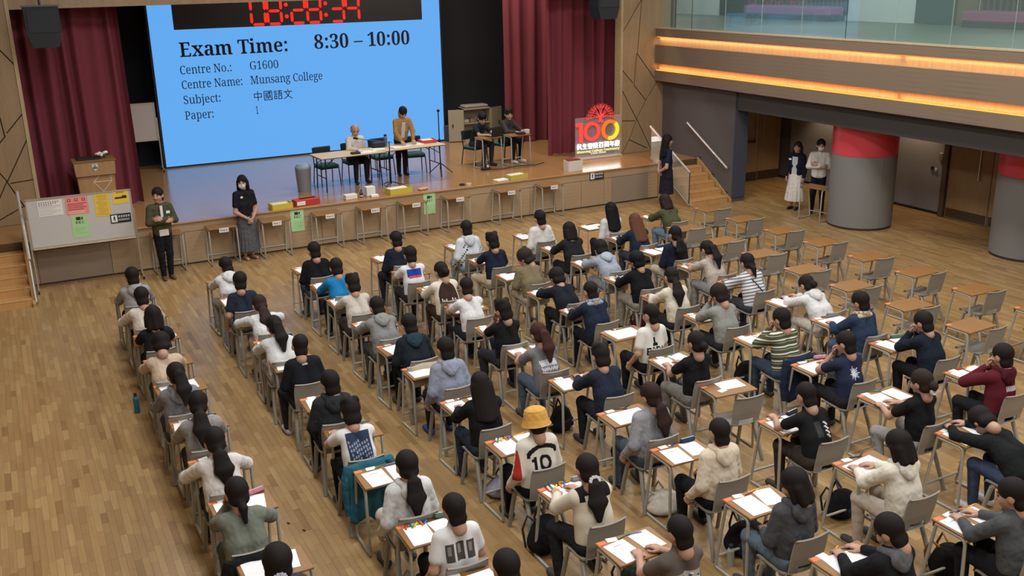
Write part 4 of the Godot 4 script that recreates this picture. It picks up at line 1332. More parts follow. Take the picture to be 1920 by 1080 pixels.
func build_front_board() -> void:
	var t := board_stand("whiteboard", "wheeled whiteboard with coloured notices beside the left stairs", Vector3(1.03, 0, 0.42), 1.72, 0.80, 1.66, hexmat("bfbcb6", 0.35), [])
	# notices held on it
	var w := image(160, 120, Color("dedad2"))
	for y in 9:
		var big := y < 3
		var x := 8
		while x < 140 - (y % 3) * 22:
			w.fill_rect(Rect2i(x, 10 + y * 12, 9 if big else 6, 6 if big else 3), Color("5a5a5c"))
			x += 15 if big else 10
	solo("paper_notice", "white printed notice on the wheeled whiteboard", "notice", sheet(Vector2(0.4, 0.28)), papermat(w, "white"), Vector3(0.55, 1.485, 0.432))
	var p := image(150, 130, Color("e08a84"))
	for i in 3:
		p.fill_rect(Rect2i(14 + i * 48, 12, 22, 20), Color("8a2f2f"))
		p.fill_rect(Rect2i(20 + i * 48, 17, 10, 9), Color("e8b4ae"))
	for y in 4:
		p.fill_rect(Rect2i(12, 46 + y * 14, 124 - (y % 2) * 20, 7), Color("b04a48"))
	for y in 2:
		p.fill_rect(Rect2i(12, 104 + y * 11, 110, 4), Color("f0c0ba"))
	solo("pink_notice", "pink printed notice with three small icons on the whiteboard", "notice", sheet(Vector2(0.37, 0.32)), papermat(p, "pink"), Vector3(0.985, 1.475, 0.432))
	var y1 := image(110, 170, Color("dcb848"))
	for y in 14:
		y1.fill_rect(Rect2i(14 + (y % 4) * 5, 12 + y * 11, 78 - (y * 7 % 30), 3), Color("a5822a"))
	solo("yellow_notice", "tall yellow printed notice on the wheeled whiteboard", "notice", sheet(Vector2(0.26, 0.41)), papermat(y1, "yel1"), Vector3(1.40, 1.435, 0.432))
	var y2 := image(120, 110, Color("e0bc3e"))
	y2.fill_rect(Rect2i(28, 14, 62, 12), Color("b08c26"))
	y2.fill_rect(Rect2i(16, 56, 90, 14), Color("2a241a"))
	y2.fill_rect(Rect2i(70, 46, 34, 14), Color("2a241a"))
	solo("yellow_notice", "short yellow notice with black arrow on the whiteboard", "notice", sheet(Vector2(0.27, 0.25)), papermat(y2, "yel2"), Vector3(1.72, 1.55, 0.432))
	solo("green_poster", "light green recording poster on the wheeled whiteboard", "poster", sheet(Vector2(0.27, 0.43)), papermat(rec_poster_image(), "rec"), Vector3(0.985, 1.105, 0.432))
	solo("exit_sign", "black and white exit sign fixed to the wheeled whiteboard", "sign", sheet(Vector2(0.35, 0.165), 0.006), papermat(exit_sign_image(), "exit"), Vector3(1.675, 1.16, 0.432))


# ------------------------------------------------------------------ bodies: joints with radii, joined smoothly and meshed as surface nets
const TOP := 0
const BOTTOM := 1
const SKIN := 2
const SHOE := 3
const HEAD := 1.19
var head_mesh: ArrayMesh
var face_mesh: ArrayMesh
var lips_mesh: ArrayMesh
var hand_mesh := {}
var hair_mesh := {}
var hood_mesh: ArrayMesh
var body_cache := {}


func nets(bones: Array, h: float, k: float) -> Dictionary:
	var lo := Vector3(1e9, 1e9, 1e9)
	var hi := -lo
	for b in bones:
		if b[4] < 0:
			continue
		var sc: Vector3 = b[5] if b.size() > 5 else Vector3.ONE
		var m: Vector3 = sc * maxf(b[2], b[3]) + Vector3.ONE * 2.5 * h
		lo = lo.min(b[0] - m).min(b[1] - m)
		hi = hi.max(b[0] + m).max(b[1] + m)
	var nx := int((hi.x - lo.x) / h) + 2
	var ny := int((hi.y - lo.y) / h) + 2
	var nz := int((hi.z - lo.z) / h) + 2
	var nn := nx * ny * nz
	var sy := nx
	var sz := nx * ny
	var field := PackedFloat32Array()
	field.resize(nn)
	field.fill(1.0)
	var raw := PackedFloat32Array()
	raw.resize(nn)
	raw.fill(9.0)
	var cid := PackedByteArray()
	cid.resize(nn)
	for b in bones:
		var a: Vector3 = b[0]
		var e: Vector3 = b[1]
		var ra: float = b[2]
		var dr: float = b[3] - ra
		var cls: int = b[4]
		var sc: Vector3 = b[5] if b.size() > 5 else Vector3.ONE
		var iv := Vector3.ONE / sc
		var smin := minf(sc.x, minf(sc.y, sc.z))
		var ba := (e - a) * iv
		var bx := ba.x
		var by := ba.y
		var bz := ba.z
		var bb := ba.dot(ba)
		var ibb := 1.0 / bb if bb > 1e-9 else 0.0
		var mg: Vector3 = sc * maxf(ra, b[3]) + Vector3.ONE * (k + 1.5 * h)
		var p0 := (a.min(e) - mg - lo) / h
		var p1 := (a.max(e) + mg - lo) / h
		var i0 := maxi(0, int(p0.x))
		var j0 := maxi(0, int(p0.y))
		var k0 := maxi(0, int(p0.z))
		var i1 := mini(nx - 1, int(p1.x) + 1)
		var j1 := mini(ny - 1, int(p1.y) + 1)
		var k1 := mini(nz - 1, int(p1.z) + 1)
		var hx := h * iv.x
		var ox := (lo.x - a.x) * iv.x
		for kk in range(k0, k1 + 1):
			var qz := (lo.z + kk * h - a.z) * iv.z
			for jj in range(j0, j1 + 1):
				var qy := (lo.y + jj * h - a.y) * iv.y
				var pre := qy * by + qz * bz
				var at := i0 + jj * sy + kk * sz
				for ii in range(i0, i1 + 1):
					var qx := ox + ii * hx
					var t := clampf((qx * bx + pre) * ibb, 0.0, 1.0)
					var dx := qx - bx * t
					var dy := qy - by * t
					var dz := qz - bz * t
					var d := (sqrt(dx * dx + dy * dy + dz * dz) - ra - dr * t) * smin
					if cls < 0:
						if -d > field[at]:
							field[at] = -d
					else:
						if d < raw[at]:
							raw[at] = d
							cid[at] = cls
						var f := field[at]
						var df := k - absf(d - f)
						if df > 0.0:
							field[at] = minf(d, f) - df * df * 0.25 / k
						elif d < f:
							field[at] = d
					at += 1
	# one vertex per crossed cell, one quad per crossed edge
	var vid := PackedInt32Array()
	vid.resize(nn)
	vid.fill(-1)
	var verts := PackedVector3Array()
	var vcls := PackedByteArray()
	var quads := PackedInt32Array()
	var corner := [0, 1, sy, sy + 1, sz, sz + 1, sy + sz, sy + sz + 1]
	var edges := [[0, 1], [2, 3], [4, 5], [6, 7], [0, 2], [1, 3], [4, 6], [5, 7], [0, 4], [1, 5], [2, 6], [3, 7]]
	var cpos := [Vector3(0, 0, 0), Vector3(1, 0, 0), Vector3(0, 1, 0), Vector3(1, 1, 0), Vector3(0, 0, 1), Vector3(1, 0, 1), Vector3(0, 1, 1), Vector3(1, 1, 1)]
	var step := [1, sy, sz]
	for kk in range(1, nz - 1):
		for jj in range(1, ny - 1):
			var at := 1 + jj * sy + kk * sz
			for ii in range(1, nx - 1):
				var f0 := field[at]
				if f0 < 0.06:
					for ax in 3:
						var f1 := field[at + step[ax]]
						if (f0 < 0.0) == (f1 < 0.0):
							continue
						var u: int = step[(ax + 1) % 3]
						var v: int = step[(ax + 2) % 3]
						var cell := [at - u - v, at - v, at, at - u]
						for c: int in cell:
							if vid[c] >= 0:
								continue
							var sum := Vector3.ZERO
							var cnt := 0
							var best := 99.0
							var bc := 0
							for q in 8:
								var r := absf(raw[c + corner[q]])
								if r < best:
									best = r
									bc = cid[c + corner[q]]
							for eg in edges:
								var fa := field[c + corner[eg[0]]]
								var fb := field[c + corner[eg[1]]]
								if (fa < 0.0) != (fb < 0.0):
									sum += cpos[eg[0]].lerp(cpos[eg[1]], fa / (fa - fb))
									cnt += 1
							var ck := c / sz
							var cj := (c - ck * sz) / sy
							var ci := c - ck * sz - cj * sy
							vid[c] = verts.size()
							verts.append(lo + (Vector3(ci, cj, ck) + sum / maxi(cnt, 1)) * h)
							vcls.append(bc)
						if f0 < 0.0:
							for c: int in [cell[0], cell[3], cell[2], cell[1]]:
								quads.append(vid[c])
						else:
							for c: int in cell:
								quads.append(vid[c])
				at += 1
	var norms := PackedVector3Array()
	norms.resize(verts.size())
	for q in range(0, quads.size(), 4):
		var n := -(verts[quads[q + 2]] - verts[quads[q]]).cross(verts[quads[q + 3]] - verts[quads[q + 1]])
		for i in 4:
			norms[quads[q + i]] += n
	for i in norms.size():
		norms[i] = norms[i].normalized()
	return {"v": verts, "n": norms, "q": quads, "c": vcls}


func pick(net: Dictionary, cls: int, hip := Vector3.ZERO, axis := Vector3.UP) -> ArrayMesh:
	# the quads of one class as a mesh; mapped flat: back of the body in the left half, front in the right half
	var v: PackedVector3Array = net.v
	var n: PackedVector3Array = net.n
	var q: PackedInt32Array = net.q
	var c: PackedByteArray = net.c
	var ov := PackedVector3Array()
	var on := PackedVector3Array()
	var ou := PackedVector2Array()
	var oi := PackedInt32Array()
	var seen := {}
	var back := Vector3.RIGHT.cross(axis)
	for i in range(0, q.size(), 4):
		if cls >= 0:
			var hit := 0
			for k in 4:
				if c[q[i + k]] == cls:
					hit += 1
			if hit < 2 or (hit == 2 and c[q[i]] != cls):
				continue
		var side := 0
		if (n[q[i]] + n[q[i + 1]] + n[q[i + 2]] + n[q[i + 3]]).dot(back) < 0.0:
			side = 1
		var ids := []
		for k in 4:
			var id := q[i + k]
			var key := id * 2 + side
			if not seen.has(key):
				seen[key] = ov.size()
				ov.append(v[id])
				on.append(n[id])
				ou.append(Vector2((clampf(v[id].x / 0.64 + 0.5, 0.01, 0.99) + side) * 0.5, 1.0 - (v[id] - hip).dot(axis) / 0.6))
			ids.append(seen[key])
		for k in [0, 1, 2, 0, 2, 3]:
			oi.append(ids[k])
	if oi.is_empty():
		return null
	var a := []
	a.resize(Mesh.ARRAY_MAX)
	a[Mesh.ARRAY_VERTEX] = ov
	a[Mesh.ARRAY_NORMAL] = on
	a[Mesh.ARRAY_TEX_UV] = ou
	a[Mesh.ARRAY_INDEX] = oi
	var m := ArrayMesh.new()
	m.add_surface_from_arrays(Mesh.PRIMITIVE_TRIANGLES, a)
	return m


func garment(bones: Array, cls: int, hip: Vector3, axis: Vector3) -> ArrayMesh:
	var own := bones.filter(func(q): return q[4] == cls)
	if own.is_empty():
		return null
	return pick(nets(own, 0.0135, 0.024), -1, hip, axis)


func whole(sk: ArrayMesh, bones: Array) -> ArrayMesh:
	# the bare skin as it shows, grown onto a plainer figure that runs on unseen under the clothes
	var inner := nets(bones, 0.034, 0.024)
	for i in inner.v.size():
		inner.v[i] -= inner.n[i] * 0.016
	var st := begin()
	st.append_from(pick(inner, -1), 0, Transform3D.IDENTITY)
	if sk != null:
		st.append_from(sk, 0, Transform3D.IDENTITY)
	return st.commit()


func ball(c: Vector3, r: Vector3, cls := 0) -> Array:
	return [c, c, 1.0, 1.0, cls, r]


func prepare_people() -> void:
	# head: centre of the skull at the origin, face towards -z
	var hb := [ball(Vector3(0, 0.022, 0.008), Vector3(0.073, 0.088, 0.090)), ball(Vector3(0, -0.03, -0.028), Vector3(0.060, 0.072, 0.058)), [Vector3(0, -0.085, -0.058), Vector3(0, -0.06, -0.02), 0.026, 0.045, 0], [Vector3(0, 0.005, -0.088), Vector3(0, -0.032, -0.098), 0.009, 0.013, 0], [Vector3(0, -0.05, 0.02), Vector3(0, -0.13, 0.035), 0.05, 0.052, 0]]
	for s in [-1.0, 1.0]:
		hb.append(ball(Vector3(s * 0.076, -0.012, 0.008), Vector3(0.011, 0.03, 0.018)))
		hb.append(ball(Vector3(s * 0.034, -0.03, -0.066), Vector3(0.022, 0.02, 0.02)))
	head_mesh = pick(nets(hb, 0.0095, 0.02), -1)
	var fb := []
	for s in [-1.0, 1.0]:
		fb.append(ball(Vector3(s * 0.031, 0.004, -0.0795), Vector3(0.0135, 0.0065, 0.008)))
		fb.append([Vector3(s * 0.016, 0.026, -0.087), Vector3(s * 0.047, 0.024, -0.076), 0.0045, 0.0035, 0])
	face_mesh = pick(nets(fb, 0.003, 0.001), -1)
	lips_mesh = pick(nets([[Vector3(-0.021, -0.062, -0.0805), Vector3(0.021, -0.062, -0.0805), 0.0055, 0.0055, 0]], 0.003, 0.001), -1)
	# hand: wrist at the origin, fingers along -z, palm down; thumb on the -x side (a right hand)
	for kind in ["rest", "curl"]:
		var c := 1.0 if kind == "curl" else 0.45
		var b := [[Vector3(0, 0, 0.02), Vector3(0, 0, -0.02), 0.024, 0.026, 0, Vector3(1.1, 0.8, 1)], [Vector3(-0.022, 0, -0.03), Vector3(-0.026, 0.002, -0.078), 0.014, 0.0125, 0], [Vector3(-0.006, 0.002, -0.03), Vector3(-0.009, 0.004, -0.082), 0.014, 0.013, 0], [Vector3(0.01, 0.001, -0.03), Vector3(0.009, 0.003, -0.078), 0.014, 0.0125, 0], [Vector3(0.024, -0.001, -0.028), Vector3(0.026, 0.0, -0.07), 0.013, 0.011, 0]]
		var ln := [0.074, 0.082, 0.076, 0.06]
		var root := [Vector3(-0.027, 0.002, -0.08), Vector3(-0.009, 0.004, -0.084), Vector3(0.0095, 0.003, -0.08), Vector3(0.0265, 0.0, -0.072)]
		for i in 4:
			var p: Vector3 = root[i]
			var ang := 0.15
			var fan := (i - 1.3) * 0.07
			for j in 3:
				ang += c * [0.45, 0.75, 0.55][j]
				var d := Vector3(sin(fan), -sin(ang), -cos(ang))
				var q: Vector3 = p + d * ln[i] * [0.45, 0.31, 0.24][j]
				b.append([p, q, 0.0092 - j * 0.0008, 0.0086 - j * 0.0008, 0])
				p = q
		b.append([Vector3(-0.02, -0.004, -0.012), Vector3(-0.047, -0.012, -0.04), 0.014, 0.0115, 0])
		b.append([Vector3(-0.047, -0.012, -0.04), Vector3(-0.055, -0.02, -0.072), 0.0105, 0.0095, 0])
		b.append([Vector3(-0.055, -0.02, -0.072), Vector3(-0.048, -0.03, -0.094), 0.0095, 0.0085, 0])
		hand_mesh[kind + "r"] = pick(nets(b, 0.006, 0.005), -1)
		var bl := []
		for q in b:
			var w: Array = q.duplicate()
			w[0] = Vector3(-w[0].x, w[0].y, w[0].z)
			w[1] = Vector3(-w[1].x, w[1].y, w[1].z)
			bl.append(w)
		hand_mesh[kind + "l"] = pick(nets(bl, 0.006, 0.005), -1)
	# hair, in the frame of the head
	var cap := [ball(Vector3(0, 0.034, 0.014), Vector3(0.084, 0.092, 0.098))]
	var face_cut := [ball(Vector3(0, -0.035, -0.115), Vector3(0.068, 0.085, 0.07), -1)]
	var nape := ball(Vector3(0, -0.165, 0.085), Vector3(0.085, 0.062, 0.07), -1)
	var side_cut := [ball(Vector3(-0.085, -0.05, -0.035), Vector3(0.03, 0.055, 0.06), -1), ball(Vector3(0.085, -0.05, -0.035), Vector3(0.03, 0.055, 0.06), -1)]
	hair_mesh["short"] = hair(cap + [ball(Vector3(0, -0.055, 0.045), Vector3(0.07, 0.065, 0.05))] + face_cut + side_cut + [nape])
	var tuft := cap.duplicate()
	for i in 9:
		var a := i * 0.7
		tuft.append(ball(Vector3(0.05 * cos(a), 0.09 + 0.02 * sin(i * 2.3), 0.01 + 0.055 * sin(a)), Vector3(0.034, 0.03, 0.034)))
	hair_mesh["messy"] = hair(tuft + [ball(Vector3(0, -0.05, 0.05), Vector3(0.077, 0.07, 0.053))] + face_cut + side_cut + [ball(Vector3(0, -0.16, 0.075), Vector3(0.085, 0.06, 0.07), -1)])
	hair_mesh["full"] = hair([ball(Vector3(0, 0.035, 0.018), Vector3(0.094, 0.1, 0.108)), ball(Vector3(0, -0.045, 0.045), Vector3(0.086, 0.06, 0.062))] + face_cut + [ball(Vector3(0, -0.15, 0.06), Vector3(0.1, 0.06, 0.09), -1)])
	hair_mesh["crop"] = hair([ball(Vector3(0, 0.032, 0.012), Vector3(0.079, 0.088, 0.093)), ball(Vector3(0, -0.055, 0.043), Vector3(0.065, 0.06, 0.044))] + face_cut + side_cut + [nape])
	hair_mesh["balding"] = hair([ball(Vector3(0, 0.015, 0.025), Vector3(0.08, 0.08, 0.083)), ball(Vector3(0, 0.12, -0.035), Vector3(0.058, 0.075, 0.085), -1)] + face_cut + side_cut + [nape])
	hair_mesh["hatted"] = hair([ball(Vector3(0, -0.02, 0.035), Vector3(0.077, 0.075, 0.066))] + face_cut + side_cut + [ball(Vector3(0, 0.11, 0.02), Vector3(0.12, 0.085, 0.14), -1)])
	var girl := [ball(Vector3(0, 0.034, 0.012), Vector3(0.083, 0.092, 0.098)), ball(Vector3(0, -0.035, 0.045), Vector3(0.074, 0.055, 0.058))]
	var bob_cut := [ball(Vector3(0, -0.035, -0.115), Vector3(0.06, 0.085, 0.07), -1)]
	var flat := Vector3(1.65, 1.0, 0.75)
	hair_mesh["low_tail"] = hair(girl + [[Vector3(0, -0.05, 0.085), Vector3(0, -0.095, 0.112), 0.028, 0.026, 0], [Vector3(0, -0.095, 0.115), Vector3(0.006, -0.22, 0.125), 0.034, 0.044, 0, flat], [Vector3(0.006, -0.22, 0.125), Vector3(0.012, -0.36, 0.11), 0.044, 0.014, 0, flat]] + face_cut + side_cut)
	hair_mesh["ponytail"] = hair(girl + [[Vector3(0, 0.02, 0.095), Vector3(0, 0.0, 0.128), 0.024, 0.028, 0], [Vector3(0, 0.0, 0.13), Vector3(0.006, -0.15, 0.145), 0.032, 0.038, 0, flat], [Vector3(0.006, -0.15, 0.145), Vector3(0.0, -0.29, 0.12), 0.038, 0.012, 0, flat]] + face_cut + side_cut)
	hair_mesh["short_tail"] = hair(girl + [[Vector3(0, -0.05, 0.085), Vector3(0, -0.09, 0.115), 0.026, 0.028, 0], [Vector3(0, -0.09, 0.115), Vector3(0.005, -0.19, 0.115), 0.03, 0.014, 0]] + face_cut + side_cut)
	hair_mesh["bun"] = hair(girl + [ball(Vector3(0, -0.02, 0.118), Vector3(0.044, 0.042, 0.036))] + face_cut + side_cut)
	var lg := girl.duplicate()
	for i in 7:
		var u := (i - 3) / 3.0
		lg.append([Vector3(0.06 * u, 0.0, 0.065 - 0.03 * u * u), Vector3(0.085 * u, -0.30 + 0.02 * absf(u), 0.10 - 0.035 * u * u), 0.042, 0.03, 0])
	hair_mesh["long"] = hair(lg + [[Vector3(-0.075, -0.0, -0.0), Vector3(-0.085, -0.18, 0.02), 0.022, 0.018, 0], [Vector3(0.075, -0.0, -0.0), Vector3(0.085, -0.18, 0.02), 0.022, 0.018, 0]] + bob_cut)
	hair_mesh["bob"] = hair([ball(Vector3(0, 0.034, 0.014), Vector3(0.088, 0.094, 0.1)), [Vector3(-0.05, -0.02, 0.045), Vector3(-0.056, -0.12, 0.055), 0.046, 0.034, 0], [Vector3(0.05, -0.02, 0.045), Vector3(0.056, -0.12, 0.055), 0.046, 0.034, 0], [Vector3(0, -0.02, 0.06), Vector3(0, -0.12, 0.07), 0.05, 0.038, 0], [Vector3(-0.078, 0.0, 0.0), Vector3(-0.082, -0.10, 0.0), 0.02, 0.018, 0], [Vector3(0.078, 0.0, 0.0), Vector3(0.082, -0.10, 0.0), 0.02, 0.018, 0]] + bob_cut)
	# hood lying on the back, origin at the base of the neck
	var hd := []
	for i in 8:
		var a := lerpf(-0.35, PI + 0.35, i / 7.0)
		var b := lerpf(-0.35, PI + 0.35, (i + 1) / 7.0)
		if i < 7:
			hd.append([Vector3(cos(a) * 0.085, 0.015 - 0.012 * sin(a), 0.0 + sin(a) * 0.075), Vector3(cos(b) * 0.085, 0.015 - 0.012 * sin(b), sin(b) * 0.075), 0.03, 0.03, 0])
	hd.append(ball(Vector3(0, -0.045, 0.10), Vector3(0.105, 0.085, 0.042)))
	hd.append(ball(Vector3(0, -0.10, 0.115), Vector3(0.05, 0.05, 0.03)))
	hood_mesh = pick(nets(hd, 0.01, 0.02), -1)


func hair(bones: Array) -> ArrayMesh:
	return pick(nets(bones, 0.009, 0.018), -1)


func arm(b: Array, sh: Vector3, el: Vector3, wr: Vector3, sleeve: String, fat: float) -> void:
	if sleeve == "s":
		var m := sh.lerp(el, 0.62)
		b.append([sh, m, 0.060 + fat, 0.060 + fat, TOP])
		b.append([m, el, 0.042, 0.040, SKIN])
		b.append([el, wr, 0.040, 0.028, SKIN])
	else:
		var cuff := el.lerp(wr, 0.9)
		b.append([sh, el, 0.058 + fat, 0.049 + fat, TOP])
		b.append([el, cuff, 0.048 + fat, 0.037 + fat * 0.6, TOP])
		b.append([cuff, wr, 0.030, 0.027, SKIN])


func seated_pose(lean: float, arms: String) -> Dictionary:
	var th := deg_to_rad(lean)
	var ax := func(a: float) -> Vector3: return Vector3(0, cos(a), -sin(a))
	var hip := Vector3(0, 0.53, 0)
	var chest: Vector3 = hip + ax.call(th * 0.7) * 0.22
	var up2: Vector3 = ax.call(th * 1.3)
	var neck: Vector3 = chest + up2 * 0.27
	var head: Vector3 = neck + ax.call(th) * 0.147
	var p := {"hip": hip, "chest": chest, "neck": neck, "head": head, "up2": up2, "up1": ax.call(th * 0.7), "back": up2}
	for i in 2:
		var s := -1.0 if i == 0 else 1.0
		var n := "l" if i == 0 else "r"
		p["sh" + n] = neck - up2 * 0.068 + Vector3(s * 0.147, 0, 0)
		var el: Vector3
		var wr: Vector3
		var hd: Vector3
		var pal: Vector3
		match arms[i]:
			"w":
				el = Vector3(s * 0.218, 0.768, -(0.19 + 0.008 * lean))
				wr = Vector3(s * 0.11, 0.772, -(0.385 + 0.007 * lean))
				hd = Vector3(-s * 0.35, -0.02, -1)
				pal = Vector3.UP
			"e":
				el = Vector3(s * 0.285, 0.765, -(0.17 + 0.009 * lean))
				wr = Vector3(s * 0.12, 0.772, -(0.40 + 0.006 * lean))
				hd = Vector3(-s * 0.7, -0.02, -0.7)
				pal = Vector3.UP
			"l":
				el = Vector3(s * 0.225, 0.70, -(0.03 + 0.005 * lean))
				wr = Vector3(s * 0.09, 0.64, -(0.25 + 0.004 * lean))
				hd = Vector3(-s * 0.5, -0.15, -0.8)
				pal = Vector3.UP
			"d":
				el = Vector3(s * 0.228, 0.70, 0.04 - 0.005 * lean)
				wr = Vector3(s * 0.24, 0.52, -0.13 - 0.002 * lean)
				hd = Vector3(0, -0.8, -0.5)
				pal = Vector3(s, 0, 0)
			_:
				el = Vector3(s * 0.17, 0.79, minf(-0.34, head.z - 0.16))
				wr = Vector3(s * 0.055, head.y - 0.15, head.z - 0.115)
				hd = Vector3(s * 0.05, 1, 0.15)
				pal = Vector3(s * 0.4, 0, -1)
		p["el" + n] = el
		p["wr" + n] = wr
		p["hd" + n] = hd
		p["pal" + n] = pal
		p["kind" + n] = "curl" if arms[i] in ["c", "d"] else "rest"
	return p


func seated_body(lean: int, arms: String, sleeve: String, legs: String) -> Dictionary:
	var key := "%d%s%s%s" % [lean, arms, sleeve, legs]
	if body_cache.has(key):
		return body_cache[key]
	var p := seated_pose(lean, arms)
	var fat := 0.012 if sleeve == "l" else 0.0
	var b := []
	for i in 2:
		var s := -1.0 if i == 0 else 1.0
		var n := "l" if i == 0 else "r"
		var sx := Vector3(s, 0, 0)
		b.append([p.hip + sx * 0.072 + Vector3(0, 0.04, 0), p.chest + sx * 0.07, 0.104 + fat, 0.098 + fat, TOP])
		b.append([p.chest + sx * 0.07, p.neck - p.up2 * 0.12 + sx * 0.076, 0.098 + fat, 0.084 + fat, TOP])
		arm(b, p["sh" + n], p["el" + n], p["wr" + n], sleeve, fat)
		b.append([p.hip + sx * 0.085 + Vector3(0, -0.02, 0.01), p.hip + sx * 0.095 + Vector3(0, -0.015, -0.12), 0.112, 0.095, BOTTOM])
		var kn := Vector3(s * 0.12, 0.515, -0.42)
		var an := Vector3(s * 0.125, 0.10, -0.38)
		if legs == "out":
			kn = Vector3(s * 0.19, 0.515, -0.38)
			an = Vector3(s * 0.2, 0.10, -0.28)
		elif legs == "back":
			an = Vector3(s * 0.11, 0.10, -0.20)
		b.append([p.hip + sx * 0.095 + Vector3(0, -0.015, -0.1), kn, 0.092, 0.068, BOTTOM])
		b.append([kn, an, 0.066, 0.047, BOTTOM])
		b.append([an + Vector3(0, -0.055, 0.02), an + Vector3(s * 0.015, -0.06, -0.15), 0.042, 0.036, SHOE + i])
	b.append([p.neck - p.up2 * 0.066 - Vector3(0.115, 0, 0), p.neck - p.up2 * 0.066 + Vector3(0.115, 0, 0), 0.068 + fat, 0.068 + fat, TOP])
	b.append([p.neck - p.up2 * 0.03, p.neck + p.up2 * 0.014, 0.078, 0.064, TOP])
	b.append([p.neck - p.up2 * 0.03, p.head + (p.neck - p.head) * 0.25, 0.054, 0.054, SKIN])
	var axis: Vector3 = (p.neck - p.hip).normalized()
	var r := {"pose": p, "axis": axis}
	for c in 5:
		r[c] = garment(b, c, p.hip, axis)
	r["whole"] = whole(r[SKIN], b)
	body_cache[key] = r
	return r


func hand_frame(wr: Vector3, dir: Vector3, pal: Vector3) -> Transform3D:
	var z := -dir.normalized()
	var y := (pal - z * pal.dot(z)).normalized()
	var x := y.cross(z)
	return Transform3D(Basis(x, y, z) * 1.08, wr)


func skin_mat() -> StandardMaterial3D:
	return hexmat("ae8670", 0.6)


func dress_up(t: Node3D, body: Dictionary, o: Dictionary) -> void:
	# skin (head, neck, arms, hands in one mesh), then clothes and hair as children
	var p: Dictionary = body.pose
	var st := begin()
	st.append_from(body["whole"], 0, Transform3D.IDENTITY)
	var yaw: float = o.get("yaw", 0.0)
	var nod: float = o.get("nod", 15.0)
	var roll: float = o.get("roll", 0.0)
	var hbasis := Basis(Vector3.UP, deg_to_rad(yaw)) * Basis(Vector3.RIGHT, deg_to_rad(-nod)) * Basis(Vector3.BACK, deg_to_rad(roll))
	var hx := Transform3D(hbasis * HEAD, p.head)
	st.append_from(head_mesh, 0, hx)
	if not o.has("nohands"):
		for i in 2:
			var n := "l" if i == 0 else "r"
			st.append_from(hand_mesh[p["kind" + n] + n], 0, hand_frame(p["wr" + n], p["hd" + n], p["pal" + n]))
	var bodym := part(t, "body", st.commit(), o.get("skin", skin_mat()))
	var tex: Variant = o.get("print", null)
	var topc: Color = o.top
	var sm: Material = printed(Color.WHITE, PRINTS[tex], tex) if tex else cloth(topc)
	part(t, o.get("top_name", "shirt"), body[TOP], sm)
	part(t, o.get("bottom_name", "trousers"), body[BOTTOM], cloth(o.bottom))
	for k in 2:
		part(t, "shoe", body[SHOE + k], hexmat(o.get("shoes", "3a3836"), 0.7))
	part(t, "facial_features", face_mesh, hexmat("1d1512", 0.6), hx)
	part(t, "lips", lips_mesh, hexmat("9c5f52", 0.6), hx)
	var hr: String = o.get("hair", "short")
	var hm := part(t, "hair", hair_mesh[hr], o.get("hair_mat", hair_mat(o.get("hair_color", "1d1816"))), hx)
	if o.has("hood"):
		part(t, "hood", hood_mesh, cloth(Color(o.hood)), Transform3D(frame_up(p.up2), p.neck - p.up2 * 0.005))
	if o.has("mask"):
		var mk := begin()
		mk.append_from(pick_mask(), 0, hx)
		part(t, "face_mask", mk.commit(), hexmat(o.mask, 0.8))


var mask_mesh: ArrayMesh


func pick_mask() -> ArrayMesh:
	if mask_mesh == null:
		mask_mesh = pick(nets([ball(Vector3(0, -0.048, -0.07), Vector3(0.058, 0.046, 0.038))], 0.006, 0.01), -1)
	return mask_mesh


func frame_up(y: Vector3) -> Basis:
	return Basis(Vector3.RIGHT, y, Vector3.RIGHT.cross(y))


func hair_mat(h: String) -> StandardMaterial3D:
	var k := "hair" + h
	if mats.has(k):
		return mats[k]
	var m := StandardMaterial3D.new()
	m.albedo_color = Color(h)
	m.roughness = 0.7
	m.metallic_specular = 0.28
	m.heightmap_enabled = true
	m.heightmap_texture = wood_tex
	m.heightmap_scale = 0.9
	m.uv1_triplanar = true
	m.uv1_scale = Vector3(5, 2, 5)
	mats[k] = m
	return m


